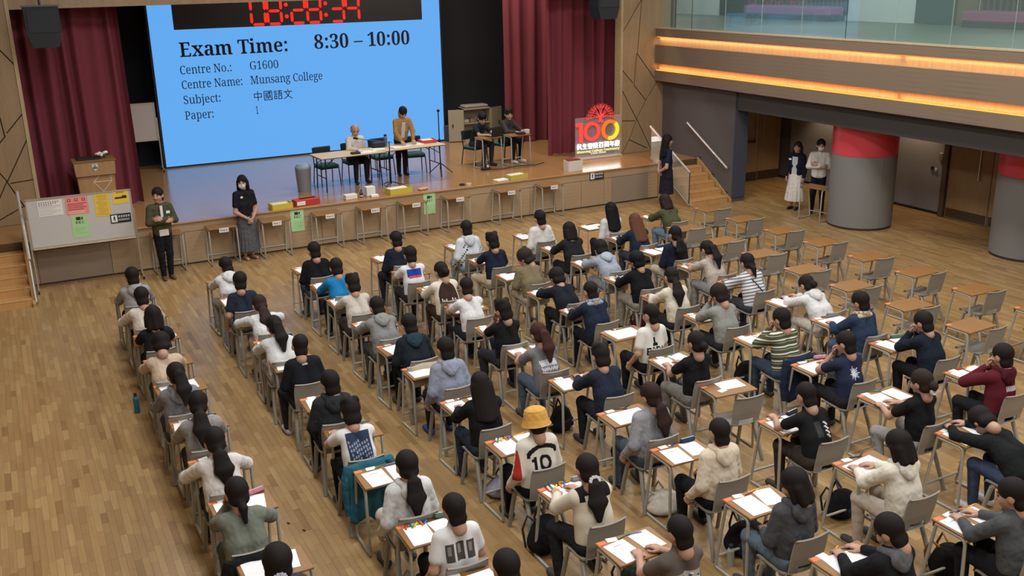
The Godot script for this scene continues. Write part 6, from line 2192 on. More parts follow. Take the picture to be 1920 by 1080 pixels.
# column, row, lean, chair set-back, sideways, arms, hair, top, bottom, sleeve, legs, extras, who
func candidates() -> Array:
	var black := "1d1d1f"
	var navy := "23293a"
	var jean := "3b465c"
	var cream := "cdc2ac"
	var white := "cfcbc4"
	return [
		["A", 0, 12, .53, -.01, "ww", "short", "8d8b8a", black, "l", "in", {"hood": "93918f"}, "the grey hoodie boy nearest the stage stairs"],
		["A", 1, 20, .61, -.02, "ew", "short", "c5bcae", black, "l", "in", {}, "the boy in cream sweatshirt behind the grey hoodie"],
		["A", 2, 12, .53, -.02, "ww", "bob", "202022", black, "s", "in", {}, "the short haired girl in black T-shirt"],
		["A", 3, 28, .61, -.07, "ww", "full", "b9a690", "3a3a3e", "l", "in", {"nod": 45.0}, "the bowed boy in beige sweater"],
		["A", 4, 4, .64, -.10, "ww", "ponytail", "77767a", "3a3c44", "l", "in", {"hood": "8a8a90", "nod": 25.0}, "the ponytail girl in mid grey hoodie"],
		["A", 5, 12, .60, -.04, "ww", "low_tail", "8b8784", "35353a", "l", "in", {"nod": 25.0}, "the girl in light grey sweatshirt with dark collar"],
		["A", 6, 20, .55, -.05, "ee", "low_tail", "cbc6c0", "2c2c30", "l", "in", {"nod": 20.0}, "the girl in loose cream jacket with long tail"],
		["A", 7, 20, .62, -.09, "ce", "short_tail", "6d7267", "4a4a4c", "l", "in", {"nod": 15.0}, "the girl in sage green sweater"],
		["A", 8, 4, .68, -.07, "ww", "full", "3a3a40", black, "l", "in", {"clip": "c9c7d8"}, "the girl with pale hair clip"],
		["B", 0, 28, .63, -.01, "ww", "short", "c6c5c3", "8a8884", "l", "out", {"hood": "c4c3c1", "shoes": "c9c5be"}, "the boy in white hoodie and grey trousers"],
		["B", 1, 12, .58, -.05, "dl", "short", "262c38", "6a6864", "s", "in", {}, "the boy in dark navy T-shirt with bare arms"],
		["B", 2, 38, .64, .02, "ee", "low_tail", "c8c8c7", "c6c0b6", "l", "in", {"hair_color": "2e201c"}, "the girl in white with long brown tail"],
		["B", 3, 28, .68, -.07, "ww", "ponytail", "c6c6c5", "8f8a84", "l", "in", {}, "the ponytail girl in white sweatshirt"],
		["B", 4, 12, .50, -.02, "ll", "crop", "1d1f24", "26262a", "l", "out", {"print": "smallmark", "shoes": "b5b3b4"}, "the boy in black top with tiny neck mark"],
		["B", 5, 4, .67, -.06, "lw", "short", "2c2e30", black, "l", "in", {"hood": "2f3234"}, "the boy in charcoal hoodie at the bare desk"],
		["B", 6, 20, .56, -.08, "ww", "messy", "d8d4cc", black, "s", "in", {"print": "skyline"}, "the curly boy with navy picture back"],
		["B", 7, 4, .77, -.04, "dl", "low_tail", "c8c8c6", "b9b0a4", "l", "in", {"hood": "c9c8c6"}, "the girl in white hooded top facing the teal jacket"],
		["B", 8, 4, .63, .02, "dl", "crop", "d8d3cb", black, "s", "in", {"print": "panels"}, "the boy with three photo panels on his back"],
		["B", 9, 12, .62, .02, "ww", "short", "4a4a4e", black, "l", "in", {}, "the boy behind the three photo panels"],
		["C", 0, 12, .55, -.01, "ll", "short", "19191b", jean, "l", "in", {}, "the boy in plain black jacket facing the stage"],
		["C", 1, 20, .62, .03, "ww", "short", "1f74a8", black, "l", "in", {}, "the boy in bright blue jacket"],
		["C", 2, 20, .53, -.03, "ww", "messy", "bdb6aa", "3a2f2c", "s", "in", {"big": 1.1}, "the bushy haired boy in pale T-shirt"],
		["C", 3, 28, .62, -.04, "ww", "short", "7d7d7b", "4a4a48", "l", "in", {"hood": "868684"}, "the boy in stone grey hoodie"],
		["C", 4, 20, .49, .03, "ll", "short", "20262c", black, "l", "in", {"hood": "2a3a44"}, "the boy in navy jacket with teal hood"],
		["C", 5, 12, .45, .05, "dd", "short", "868c9c", "26262a", "l", "in", {"hood": "8f95a6", "shoes": "2c4a8c"}, "the boy in light blue hoodie and blue trainers"],
		["C", 6, 12, .57, -.05, "ww", "long", "1b1b1c", "2f3644", "l", "in", {}, "the long haired girl in black sweatshirt"],
		["C", 7, 4, .57, .0, "dl", "hatted", "d2ccbe", "1c1c1e", "l", "in", {"print": "number", "hat": "c7994e"}, "the candidate in yellow bucket hat"],
		["C", 8, 12, .66, -.05, "ww", "low_tail", "d0c6b2", "26262a", "l", "out", {"print": "yoke", "clip": "d6d2d4"}, "the girl in cream jacket with black yoke"],
		["C", 9, 4, .77, .03, "ww", "crop", "5e5650", "2a2a2e", "s", "in", {"print": "comic"}, "the boy in grey T-shirt with comic print"],
		["D", 0, 12, .60, -.01, "ll", "short", "1f242e", "26262a", "l", "out", {}, "the boy in dark navy jacket in the front row"],
		["D", 1, 12, .56, -.15, "ww", "short", "d6d2ca", "2c2c2a", "s", "in", {"print": "blueflag"}, "the boy with blue rectangle on white shirt"],
		["D", 2, 20, .61, -.06, "ww", "bun", "cfc6b4", "3a2a28", "l", "in", {"print": "brownback"}, "the girl in cream top with brown back"],
		["D", 3, 20, .48, -.07, "ww", "crop", "cecdcc", "26262a", "s", "in", {}, "the boy in plain white T-shirt"],
		["D", 4, 12, .58, -.11, "cw", "messy", "1a1a1b", "2c2c2e", "s", "out", {"yaw": 12.0}, "the boy in black T-shirt resting his cheek"],
		["D", 5, 20, .59, -.11, "ww", "ponytail", "6f6d70", "4c5868", "s", "in", {"print": "script", "hair_color": "3a221c"}, "the brown haired girl with white script print"],
		["D", 6, 20, .54, .15, "we", "messy", "242a38", "26282e", "l", "in", {}, "the curly boy in navy sweatshirt"],
		["D", 7, 4, .60, -.05, "dl", "low_tail", "8f9094", "4a525e", "l", "in", {"hair_color": "2c1d1a"}, "the girl in light grey jacket with dark brown tail"],
		["D", 8, 4, .58, .02, "dl", "crop", "cdbfa8", "1e1e20", "l", "in", {"hood": "d0c2ac", "shoes": "232325"}, "the boy in cream hoodie and black trousers"],
		["D", 9, 4, .64, -.06, "ll", "bob", "47484a", "5e6e7c", "l", "in", {"hood": "4e4f51", "yaw": 25.0, "nod": 25.0}, "the girl in dark grey hoodie and pale jeans"],
		["D", 10, 12, .59, .08, "ww", "short", "1e1f21", "26262a", "l", "in", {"hood": "5a5c60", "yaw": 15.0, "nod": 30.0}, "the boy in black jacket with grey hood"],
		["E", 0, 12, .55, -.08, "dl", "short", "c2c6ca", "7a8a98", "l", "in", {"print": "doodle", "hood": "b9bdc0"}, "the boy in black and white patterned hoodie"],
		["E", 1, 12, .50, -.07, "wl", "messy", "1e2330", "b9a98e", "s", "out", {}, "the messy haired boy in navy T-shirt and beige trousers"],
		["E", 2, 28, .57, .03, "ll", "full", "6f654c", "a3967e", "l", "in", {"yaw": 35.0, "nod": 30.0, "hair_color": "2a2420"}, "the boy in olive sweater with bowed head"],
		["E", 3, 38, .61, .04, "ww", "full", "1b1e26", "232326", "l", "in", {}, "the candidate in dark navy sweatshirt bent forward"],
		["E", 4, 20, .50, -.05, "ww", "crop", "202838", "1e1e20", "l", "in", {"collar": "8d98a6"}, "the boy in navy jacket with pale blue collar"],
		["E", 5, 4, .60, .03, "dl", "crop", "d4d0c6", "1f1f21", "s", "in", {"print": "blockletters", "yaw": 12.0}, "the boy in white T-shirt with black letters"],
		["E", 6, 4, .66, -.10, "ww", "bun", "1c1c1e", "77746e", "s", "in", {}, "the candidate in black T-shirt before the vacant desk"],
		["E", 8, 20, .46, .01, "wl", "crop", "1c1d1e", "3a322e", "s", "in", {"print": "whitemark"}, "the boy in black T-shirt with white mark"],
		["E", 9, 12, .63, -.10, "we", "bob", "cfc9b8", "b5a99a", "l", "in", {"hood": "d2ccbc", "nod": 25.0}, "the girl in creamy hooded windbreaker"],
		["E", 10, 12, .68, .0, "ww", "short", "4a4c4d", "1e1e20", "l", "in", {"yaw": 25.0}, "the boy in dark grey sweater and black trousers"],
		["F", 0, 4, .51, -.04, "dd", "short", "c9c7c1", "4a4a4a", "l", "in", {}, "the upright boy in white long sleeved shirt"],
		["F", 1, 20, .55, .03, "ww", "bob", "212224", "222225", "l", "in", {}, "the candidate in wide black jacket"],
		["F", 2, 38, .64, .06, "ww", "full", "8d939e", "77797c", "l", "in", {"hood": "9aa0aa"}, "the candidate in pale blue grey hoodie"],
		["F", 3, 20, .61, -.04, "ww", "full", "17181a", "8a8478", "l", "in", {"hair_color": "141312"}, "the candidate in big black sweatshirt"],
		["F", 4, 20, .53, -.09, "ww", "low_tail", "cbc2ae", "2c2c2e", "l", "in", {"nod": 25.0}, "the girl in cream sweater with black tail"],
		["F", 5, 20, .49, -.03, "cc", "full", "85867f", "2c2c2e", "l", "in", {"nod": 30.0, "hair_color": "261c18"}, "the candidate in grey sweatshirt holding the head"],
		["F", 6, 12, .59, -.04, "cw", "short", "4a4c3a", "3b4656", "l", "in", {"print": "stripes", "yaw": 10.0}, "the boy in green striped jumper"],
		["F", 7, 12, .57, .02, "cw", "short", "262d42", "26262a", "s", "in", {"print": "star", "yaw": 15.0}, "the boy in navy T-shirt with white burst"],
		["F", 8, 4, .69, -.17, "ww", "bun", "1c1c1d", "8d8b88", "s", "out", {"hair_color": "2a201c", "clip": "cfcac6"}, "the candidate in black T-shirt and grey trousers"],
		["F", 9, 50, .71, .03, "ww", "full", "1c1f1f", "3b465c", "l", "in", {"nod": 75.0, "shoes": "c9c5c0"}, "the candidate slumped over the desk in black"],
		["G", 0, 4, .65, -.02, "dw", "long", "bdbab6", "26242a", "l", "in", {"hair_color": "141214"}, "the long haired girl in white sweater"],
		["G", 1, 20, .61, -.04, "ww", "long", "1f2737", "3a3a40", "l", "in", {"hair_color": "5a3a28"}, "the brown haired girl in navy top"],
		["G", 2, 4, .63, -.09, "ll", "low_tail", "1d2130", "a89c8a", "l", "in", {"hair_color": "171413"}, "the girl in dark navy cardigan"],
		["G", 3, 28, .62, -.02, "ww", "ponytail", "a89e92", "7c7a78", "s", "in", {}, "the ponytail girl in beige T-shirt"],
		["G", 4, 20, .52, -.07, "ww", "short_tail", "cfcdc8", "3a3c42", "l", "in", {"print": "navystripes", "strap": "2b2c30"}, "the girl in navy striped jumper"],
		["G", 5, 38, .69, .13, "ww", "bun", "c9c7c4", "b9b0a4", "l", "in", {"hood": "c5c3c0", "nod": 30.0}, "the bun haired girl in white hoodie"],
		["G", 6, 12, .60, -.09, "wl", "short", "2c3950", "4a5870", "l", "in", {"collar": "b5a98e", "yaw": 10.0}, "the boy in navy jacket with cream shoulders"],
		["G", 7, 20, .56, .03, "cc", "short", "1c222c", "1b1b1d", "l", "in", {"yaw": 8.0}, "the boy in navy sweater with folded hands"],
		["G", 8, 4, .62, -.20, "cc", "short", "5a2029", "1f1f22", "l", "in", {"print": "hoodprint", "hood": "4a1a24"}, "the boy in maroon hoodie"],
		["H", 0, 28, .60, .04, "ww", "bob", "454830", "6a7c94", "l", "in", {"hair_color": "2a1f1b"}, "the girl in olive jacket and blue jeans"],
	]


func build_seats() -> void:
	make_prints()
	var n := 0
	for q in candidates():
		var z := row_z(q[1])
		var who: String = q[12]
		var turn := sin(n * 12.9) * 0.03
		var d := Vector3(COLS[q[0]] + 0.02 + sin(n * 7.3) * 0.012, 0, z + cos(n * 5.1) * 0.012 + OFF_ROW.get("%s%d" % [q[0], q[1]], 0.0))
		exam_desk(d, turn, "exam desk of %s" % who, "exam desks in the hall", 0.0)
		desk_things(d, turn, who, n, true)
		var hz: float = z + q[3]
		var hx: float = COLS[q[0]] + q[4]
		exam_chair(Vector3(hx, 0, hz - 0.03), turn * 1.5, "grey chair of %s" % who, "exam chairs in the hall")
		var t := thing("person", who.trim_prefix("the ") + " seated at an exam desk", "person", Vector3(hx, 0, hz))
		var o: Dictionary = q[11].duplicate()
		o["top"] = Color(q[7])
		o["bottom"] = Color(q[8])
		o["hair"] = q[6]
		if not o.has("nod"):
			o["nod"] = 8.0 + q[2] * 0.7
		if not o.has("yaw"):
			o["yaw"] = sin(n * 3.7) * 7.0
		o["roll"] = sin(n * 2.3) * 4.0
		if o.has("hood"):
			o["top_name"] = "hoodie"
		var body := seated_body(q[2], q[5], q[9], q[10])
		dress_up(t, body, o)
		extras(t, body, o)
		n += 1
	# vacant places
	for q in [["E", 7]]:
		var d := Vector3(COLS[q[0]] + 0.05, 0, row_z(q[1]))
		exam_desk(d, -0.08, "vacant exam desk with lone booklet", "exam desks in the hall", 0.0)
		exam_chair(d + Vector3(-0.04, 0, 0.22), -0.08, "empty grey chair at the vacant desk with lone booklet", "exam chairs in the hall")
		solo("exam_paper", "white exam booklet lying on the vacant desk", "paper", flat_sheet(Vector2(0.3, 0.21), 0.004), paper_mat(1), d + Vector3(0.06, 0.7405, -0.03), -0.1)
		solo("identity_card", "white slip lying on the vacant desk beside the booklet", "card", flat_sheet(Vector2(0.1, 0.07), 0.002), hexmat("dedbd6"), d + Vector3(-0.12, 0.7405, 0.06), 0.2)
		solo("seat_card", "orange seat number card on the vacant desk with lone booklet", "card", flat_sheet(Vector2(0.075, 0.05), 0.001), hexmat("d9764e", 0.8), d + Vector3(-0.24, 0.7405, -0.12), 0.0)
	for c in ["H", "I"]:
		for i in 9:
			if c == "H" and (i == 0 or i == 8):
				continue
			var d := Vector3(COLS[c] + sin(i * 4.7) * 0.02, 0, row_z(i) + cos(i * 3.3) * 0.02)
			var turn := sin(i * 9.1 + (1.0 if c == "H" else 0.0)) * 0.05
			var side := "in the outermost empty column" if c == "I" else "beside the seated candidates"
			var nth: String = ["first", "second", "third", "fourth", "fifth", "sixth", "seventh", "eighth", "ninth"][i if c == "I" else i - 1]
			exam_desk(d, turn, "unused exam desk, %s from the stage %s" % [nth, side], "unused desks " + side, 0.0)
			exam_chair(d + Vector3(0.02 + sin(i * 2.9) * 0.02, 0, 0.13 + 0.02 * cos(i * 6.1)), turn * 1.4, "unused grey chair, %s from the stage %s" % [nth, side], "unused chairs " + side)
			solo("seat_card", "orange seat card, %s unused desk from the stage %s" % [nth, side], "card", flat_sheet(Vector2(0.075, 0.05), 0.001), hexmat("d9764e", 0.8), d + Vector3(-0.228, 0.7405, -0.158).rotated(Vector3.UP, turn), turn, "seat cards on unused desks " + side)


func extras(t: Node3D, body: Dictionary, o: Dictionary) -> void:
	var p: Dictionary = body.pose
	var hb := Transform3D(Basis(Vector3.UP, deg_to_rad(o.yaw)) * Basis(Vector3.RIGHT, deg_to_rad(-o.nod)) * Basis(Vector3.BACK, deg_to_rad(o.roll)) * HEAD, p.head)
	if o.has("hat"):
		var s := begin()
		lathe(s, [[0.122, -0.01], [0.117, -0.003], [0.101, 0.04], [0.095, 0.085], [0.085, 0.112], [0.06, 0.13], [0.03, 0.138], [0.0, 0.14]], 32)
		lathe(s, [[0.096, 0.035], [0.115, -0.01], [0.122, -0.01]], 32)
		part(t, "bucket_hat", s.commit(), cloth(Color(o.hat)), hb * Transform3D(Basis.IDENTITY, Vector3(0, 0.0, 0.012)))
	if o.has("clip"):
		var s := begin()
		for i in 10:
			var a := TAU * i / 10.0
			box(s, Vector3(cos(a) * 0.034, sin(a) * 0.026 - 0.06, 0.115), Vector3(0.018, 0.018, 0.02))
		part(t, "hair_clip", s.commit(), hexmat(o.clip), hb)
	if o.has("collar"):
		var s := begin()
		for i in 12:
			var a := TAU * i / 12.0
			var b := TAU * (i + 1) / 12.0
			tube(s, [Vector3(cos(a) * 0.085, 0.01, sin(a) * 0.075 + 0.01), Vector3(cos(b) * 0.085, 0.01, sin(b) * 0.075 + 0.01)], 0.03, 8)
		cbox(s, Vector3(0, -0.028, 0.06), Vector3(0.25, 0.07, 0.07), 0.025)
		part(t, "collar", s.commit(), cloth(Color(o.collar)), Transform3D(frame_up(p.up2), p.neck))
	if o.has("strap"):
		var a: Vector3 = p.neck + Vector3(-0.1, 0.0, 0.06)
		var b: Vector3 = p.hip + Vector3(0.17, 0.08, 0.075)
		part(t, "bag_strap", tubemesh([a, a.lerp(b, 0.3) + Vector3(0, 0.0, 0.075), a.lerp(b, 0.65) + Vector3(0, 0, 0.06), b], 0.009, 6), hexmat(o.strap))


# ------------------------------------------------------------------ staff
func build_staff() -> void:
	# man in green jacket by the whiteboard
	var t := thing("person", "man in olive green jacket standing with folded arms", "person", Vector3(2.31, 0, 0.80), PI + 0.15)
	var b := standing_body("xx", "l", {"spread": -0.015})
	dress_up(t, b, {"top": Color("474733"), "bottom": Color("1c1c1f"), "shoes": "5a4632", "hair": "short", "yaw": -38.0, "nod": 2.0, "top_name": "jacket", "bottom_name": "trousers"})
	part(t, "shirt_front", boxmesh(Vector3(0.05, 0.22, 0.012), 0.005, Vector3(0, 1.29, -0.112)), hexmat("d6d2ca"))
	part(t, "badge", boxmesh(Vector3(0.07, 0.05, 0.008), 0.002, Vector3(-0.11, 1.27, -0.122)), hexmat("e0dcd4"))
	part(t, "shirt_hem", boxmesh(Vector3(0.17, 0.12, 0.02), 0.008, Vector3(0, 0.90, -0.105)), hexmat("cfc8c0"))
	# woman in black with mask
	t = thing("person", "woman in black top and long grey pleated skirt wearing a mask", "person", Vector3(3.95, 0, 0.22), PI + 0.25)
	t.scale = Vector3.ONE * 0.97
	b = standing_body("ff", "s", {"skirt": true})
	dress_up(t, b, {"top": Color("1f1f23"), "bottom": Color("55565a"), "shoes": "b0876c", "hair": "long", "yaw": -35.0, "nod": 3.0, "mask": "b9c4cc", "hair_color": "1a1413"})
	skirt(t, 0.9, 0.20, Vector2(0.165, 0.125), Vector2(0.235, 0.2), 18, 0.05, cloth(Color("55565a")))
	part(t, "badge", boxmesh(Vector3(0.05, 0.035, 0.008), 0.002, Vector3(0.10, 1.30, -0.115)), hexmat("e0dcd4"))
	# woman in navy by the stairs
	t = thing("person", "woman in navy dress with hands behind her by the stairs", "person", Vector3(13.34, 0, 1.04), -PI / 2 - 0.3)
	b = standing_body("bb", "s", {"skirt": true})
	dress_up(t, b, {"top": Color("20263a"), "bottom": Color("24242c"), "shoes": "1c1c1e", "hair": "long", "yaw": 0.0, "nod": 4.0, "hair_color": "1a1413", "top_name": "dress_top"})
	skirt(t, 0.92, 0.36, Vector2(0.16, 0.13), Vector2(0.19, 0.165), 10, 0.02, cloth(Color("24242c")))
	# two people under the balcony
	t = thing("person", "woman in dark cardigan and long white skirt under the balcony", "person", Vector3(15.74, 0, 2.64), PI / 2 + 0.35)
	t.scale = Vector3.ONE * 0.90
	b = standing_body("dd", "l", {"skirt": true})
	dress_up(t, b, {"top": Color("1b1d28"), "bottom": Color("cfc8be"), "shoes": "1c1a1a", "hair": "long", "yaw": 5.0, "nod": -6.0, "hair_color": "2a1c18", "top_name": "cardigan"})
	part(t, "blouse_front", boxmesh(Vector3(0.15, 0.46, 0.02), 0.009, Vector3(0, 1.12, -0.10)), hexmat("b6bac4", 0.9))
	part(t, "badge", boxmesh(Vector3(0.07, 0.045, 0.01), 0.002, Vector3(0.13, 1.28, -0.105)), hexmat("e0dcd4"))
	skirt(t, 0.92, 0.24, Vector2(0.15, 0.12), Vector2(0.24, 0.22), 14, 0.07, cloth(Color("cfc8be")))
	t = thing("person", "masked man in white shirt with folded arms beside a column", "person", Vector3(15.86, 0, 3.22), PI / 2 + 0.75)
	t.scale = Vector3.ONE * 0.97
	b = standing_body("xx", "l", {"spread": 0.03})
	dress_up(t, b, {"top": Color("d2cec8"), "bottom": Color("1a1a1c"), "shoes": "1c1a1a", "hair": "short", "yaw": 10.0, "nod": 2.0, "mask": "d8d4d0"})
	exam_desk(Vector3(15.40, 0, 3.62), -1.35, "small desk before the masked man by the column", "", 0.0)
	# on the stage: balding man in white, seated
	t = thing("person", "balding man in white shirt seated at the stage table", "person", Vector3(6.97, S, -2.02), PI)
	b = seated_body(12, "dw", "l", "in")
	dress_up(t, b, {"top": Color("c9c2b8"), "bottom": Color("25252a"), "shoes": "1a1a1c", "hair": "balding", "yaw": -8.0, "nod": 22.0, "hair_color": "3a3430", "roll": 0.0})
	# man in tan vest leaning over the table
	t = thing("person", "man in tan vest standing bent over the stage table", "person", Vector3(8.08, S, -2.0), PI + 0.05)
	t.scale = Vector3.ONE * 0.95
	b = standing_body("tt", "l", {"lean": 17.0})
	dress_up(t, b, {"top": Color("9c7a4c"), "bottom": Color("1e1f24"), "shoes": "1a1a1c", "hair": "short", "yaw": 0.0, "nod": 42.0, "top_name": "vest"})
	var up := Vector3(0, cos(deg_to_rad(17.0)), -sin(deg_to_rad(17.0)))
	part(t, "shirt_front", boxmesh(Vector3(0.10, 0.40, 0.02), 0.008), hexmat("b9b6bc"), Transform3D(frame_up(up), Vector3(0, 0.92, 0) + up * 0.24 + Vector3(0, -0.03, -0.108)))
	# two men at the laptops
	t = thing("person", "man in black shirt working at the laptop on stage", "person", Vector3(10.12, S, -2.28), PI + 0.3)
	b = seated_body(20, "ww", "s", "in")
	dress_up(t, b, {"top": Color("24272a"), "bottom": Color("2c3036"), "shoes": "201e1e", "hair": "messy", "yaw": -12.0, "nod": 30.0, "roll": 0.0})
	t = thing("person", "man in brown grey jumper beside the laptop man", "person", Vector3(10.93, S, -2.32), PI + 0.3)
	b = seated_body(12, "ww", "l", "in")
	dress_up(t, b, {"top": Color("3e3836"), "bottom": Color("1f1f22"), "shoes": "b9b5b0", "hair": "messy", "yaw": -25.0, "nod": 8.0, "roll": 0.0, "hair_color": "261a18"})


# ------------------------------------------------------------------ bags, bottles and jackets
func bag(label: String, at: Vector3, turn: float, size: Vector3, col: String, accent: String, kind: String) -> void:
	var t := thing("backpack" if kind == "pack" else "tote_bag", label, "bag", at, turn, "bags on the hall floor")
	var h := size * 0.5
	var b := [ball(Vector3(0, h.y * 0.9, 0), Vector3(h.x, h.y, h.z) * 0.95), ball(Vector3(-h.x * 0.25, h.y * 0.55, 0), Vector3(h.x * 0.8, h.y * 0.6, h.z * 1.05)), ball(Vector3(h.x * 0.3, h.y * 0.5, h.z * 0.1), Vector3(h.x * 0.75, h.y * 0.55, h.z)), [Vector3(0, -0.06, -2), Vector3(0, -0.06, 2), 0.0, 0.0, -1]]
	b.pop_back()
	var m := pick(nets(b, 0.02, 0.04), -1)
	part(t, "body", m, cloth(Color(col)))
	if kind == "pack":
		part(t, "front_pocket", boxmesh(Vector3(size.x * 0.6, size.y * 0.36, 0.05), 0.02, Vector3(0, h.y * 0.62, h.z * 0.93)), cloth(Color(accent)))
	for s in [-1.0, 1.0]:
		part(t, "strap", tubemesh([Vector3(s * h.x * 0.4, size.y * 0.85, -h.z * 0.4), Vector3(s * h.x * 0.55, size.y * 1.02, -h.z * 0.9), Vector3(s * h.x * 0.6, size.y * 0.6, -h.z * 1.25), Vector3(s * h.x * 0.55, 0.02, -h.z * 1.05)], 0.012, 6), hexmat(accent, 0.9))


func bottle(label: String, at: Vector3, col: String, h: float, r: float) -> void:
	var t := thing("water_bottle", label, "bottle", at, 0, "water bottles on the hall floor")
	part(t, "body", lathemesh([[0.0, 0.0], [r * 0.95, 0.0], [r, 0.01], [r, h * 0.72], [r * 0.6, h * 0.84], [0.0, h * 0.84]], 18), hexmat(col, 0.3))
	part(t, "cap", lathemesh([[r * 0.55, h * 0.84], [r * 0.55, h], [0.0, h]], 14), hexmat("2a2c2e", 0.5))


func jacket_on_chair(label: String, at: Vector3, turn: float, col: String, drop: float) -> void:
	var t := thing("draped_jacket", label, "jacket", at, turn, "jackets draped over chairs")
	var g := []
	var n := 26
	var rows := 14
	for j in rows + 1:
		var f := float(j) / rows
		var row := []
		for i in n + 1:
			var u := float(i) / n * 2.0 - 1.0
			var fold := 0.02 * sin(u * 11.0 + 1.0) * f + 0.012 * sin(u * 5.0 + f * 3.0)
			var y := 0.80 - 0.015 * u * u - f * drop * (1.0 - 0.12 * absf(sin(u * 4.0)))
			var zz := 0.268 + 0.03 * sin(minf(f * 6.0, PI / 2)) + f * 0.05 + fold
			row.append(Vector3(u * (0.215 + 0.035 * f), y, zz))
		g.append(row)
	var st := begin()
	st.set_smooth_group(0)
	for j in rows:
		for i in n:
			for q in [[0, 0], [1, 0], [1, 1], [0, 0], [1, 1], [0, 1]]:
				st.add_vertex(g[j + q[1]][i + q[0]])
	# front fall and closing faces give it thickness
	var g2 := []
	for row in g:
		var r2 := []
		for v in row:
			r2.append(Vector3(v.x * 0.985, v.y, v.z - 0.022))
		g2.append(r2)
	for j in rows:
		for i in n:
			for q in [[0, 0], [1, 1], [1, 0], [0, 0], [0, 1], [1, 1]]:
				st.add_vertex(g2[j + q[1]][i + q[0]])
	for i in n:
		for v in [g[rows][i], g[rows][i + 1], g2[rows][i + 1], g[rows][i], g2[rows][i + 1], g2[rows][i], g[0][i], g2[0][i + 1], g[0][i + 1], g[0][i], g2[0][i], g2[0][i + 1]]:
			st.add_vertex(v)
	for j in rows:
		for e in [0, n]:
			for v in [g[j][e], g[j + 1][e], g2[j + 1][e], g[j][e], g2[j + 1][e], g2[j][e]]:
				st.add_vertex(v)
	st.index()
	st.generate_normals()
	part(t, "back_panel", st.commit(), cloth(Color(col)))
	for s in [-1.0, 1.0]:
		part(t, "sleeve", tubemesh([Vector3(s * 0.20, 0.77, 0.25), Vector3(s * 0.245, 0.66, 0.27), Vector3(s * 0.25, 0.45, 0.27), Vector3(s * 0.235, 0.28, 0.29)], 0.05, 10, 0.04), cloth(Color(col)))


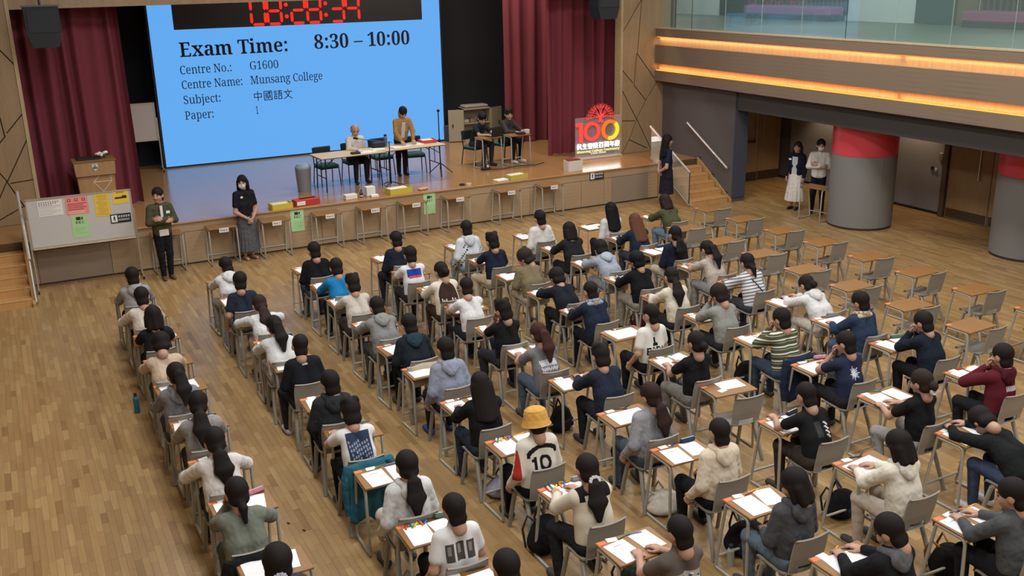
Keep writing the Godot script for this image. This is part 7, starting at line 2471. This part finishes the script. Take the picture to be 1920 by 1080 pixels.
func build_floor_things() -> void:
	var P := Vector3(0.34, 0.34, 0.22)
	bag("black backpack by the boy in navy jacket with teal hood", Vector3(4.22, 0, 7.66), 0.3, P, "1a1a1c", "26262a", "pack")
	bag("black backpack by the boy in black T-shirt resting his cheek", Vector3(5.72, 0, 7.34), -0.2, P, "1b1b1d", "2a2a2e", "pack")
	bag("black backpack before the curly boy in navy sweatshirt", Vector3(5.42, 0, 9.86), 0.5, P, "19191b", "242428", "pack")
	bag("black backpack beside the boy with black letters", Vector3(7.14, 0, 9.62), 0.2, P, "1a1b1c", "3c4a34", "pack")
	bag("black backpack before the candidate in grey sweatshirt holding the head", Vector3(8.3, 0, 8.84), 0.1, P, "1c1c1f", "28282c", "pack")
	bag("black backpack before the boy in green striped jumper", Vector3(8.28, 0, 9.86), -0.3, P, "19191c", "2c2c30", "pack")
	bag("navy backpack behind the girl in navy striped jumper", Vector3(9.7, 0, 8.98), 0.3, Vector3(0.36, 0.28, 0.24), "22283a", "2c3448", "pack")
	bag("big black backpack beside the candidate in yellow bucket hat", Vector3(4.0, 0, 12.0), 0.6, Vector3(0.42, 0.36, 0.28), "1b1b1c", "2c2c2e", "pack")
	bag("dark green backpack under the girl with black yoke", Vector3(4.32, 0, 13.05), 0.2, Vector3(0.38, 0.32, 0.28), "2b3226", "3c4436", "pack")
	bag("charcoal backpack under the boy in cream hoodie", Vector3(5.62, 0, 13.0), -0.4, Vector3(0.42, 0.36, 0.26), "232427", "34363a", "pack")
	bag("white cloth tote bag under the girl in light grey jacket", Vector3(5.40, 0, 11.98), 0.4, Vector3(0.4, 0.22, 0.3), "c9c2b4", "b4ac9e", "tote")
	bag("red and black bag under the curly boy in navy sweatshirt", Vector3(5.62, 0, 10.98), 0.2, Vector3(0.32, 0.24, 0.24), "6a2226", "26262a", "tote")
	bag("black backpack under the boy with white mark", Vector3(6.9, 0, 12.92), 0.3, Vector3(0.38, 0.28, 0.28), "1b1b1d", "2a2a2e", "pack")
	bag("black handbag under the girl in creamy windbreaker", Vector3(6.98, 0, 14.12), 0.2, Vector3(0.36, 0.3, 0.26), "1a1816", "8a5a3a", "tote")
	bag("lavender tote bag under the long haired girl in black", Vector3(4.12, 0, 10.86), 0.4, Vector3(0.36, 0.2, 0.28), "a09cac", "56566a", "tote")
	bag("navy and white bag under the girl facing the teal jacket", Vector3(2.72, 0, 12.16), 0.2, Vector3(0.4, 0.22, 0.34), "3a4254", "b4b2b8", "tote")
	bag("brown woven basket bag behind the girl in white hoodie", Vector3(9.98, 0, 9.72), 0.0, Vector3(0.28, 0.3, 0.26), "7a5636", "5c3e26", "tote")
	bag("maroon backpack by the girl in cream sweater with tail", Vector3(8.3, 0, 7.4), 0.2, Vector3(0.34, 0.24, 0.24), "5a1f22", "26262a", "pack")
	bottle("teal water bottle beside the leftmost column of desks", Vector3(0.98, 0, 6.75), "1f6e7c", 0.27, 0.037)
	bottle("blue water bottle by the boy in charcoal hoodie", Vector3(2.63, 0, 8.98), "2c5ca0", 0.24, 0.04)
	bottle("yellow topped bottle by the girl in cream sweater with tail", Vector3(8.02, 0, 7.25), "b9a83a", 0.22, 0.034)
	bottle("clear plastic bottle beside the charcoal backpack", Vector3(5.34, 0, 13.1), "a8a49a", 0.22, 0.033)
	jacket_on_chair("teal jacket draped over the chair of the curly boy", Vector3(2.645, 0, 10.68), 0.02, "2f6070", 0.62)
	jacket_on_chair("black jacket draped over the chair of the sage green girl", Vector3(1.28, 0, 11.76), 0.03, "1b1c1e", 0.5)
	jacket_on_chair("beige jacket draped over the chair of the teal hooded boy", Vector3(4.11, 0, 8.65), 0.0, "a89c88", 0.26)
	jacket_on_chair("dark blue coat draped over the chair of the striped jumper boy", Vector3(8.105, 0, 10.72), 0.0, "222a3e", 0.55)
	for q in [[1.95, 10.36, "tiny dark scrap on the parquet beside the teal jacket"], [2.05, 10.57, "tiny dark crumb on the parquet beside the teal jacket"]]:
		solo("paper_scrap", q[2], "scrap", boxmesh(Vector3(0.04, 0.012, 0.018), 0.004), hexmat("3a2620"), Vector3(q[0], 0.007, q[1]), q[0])
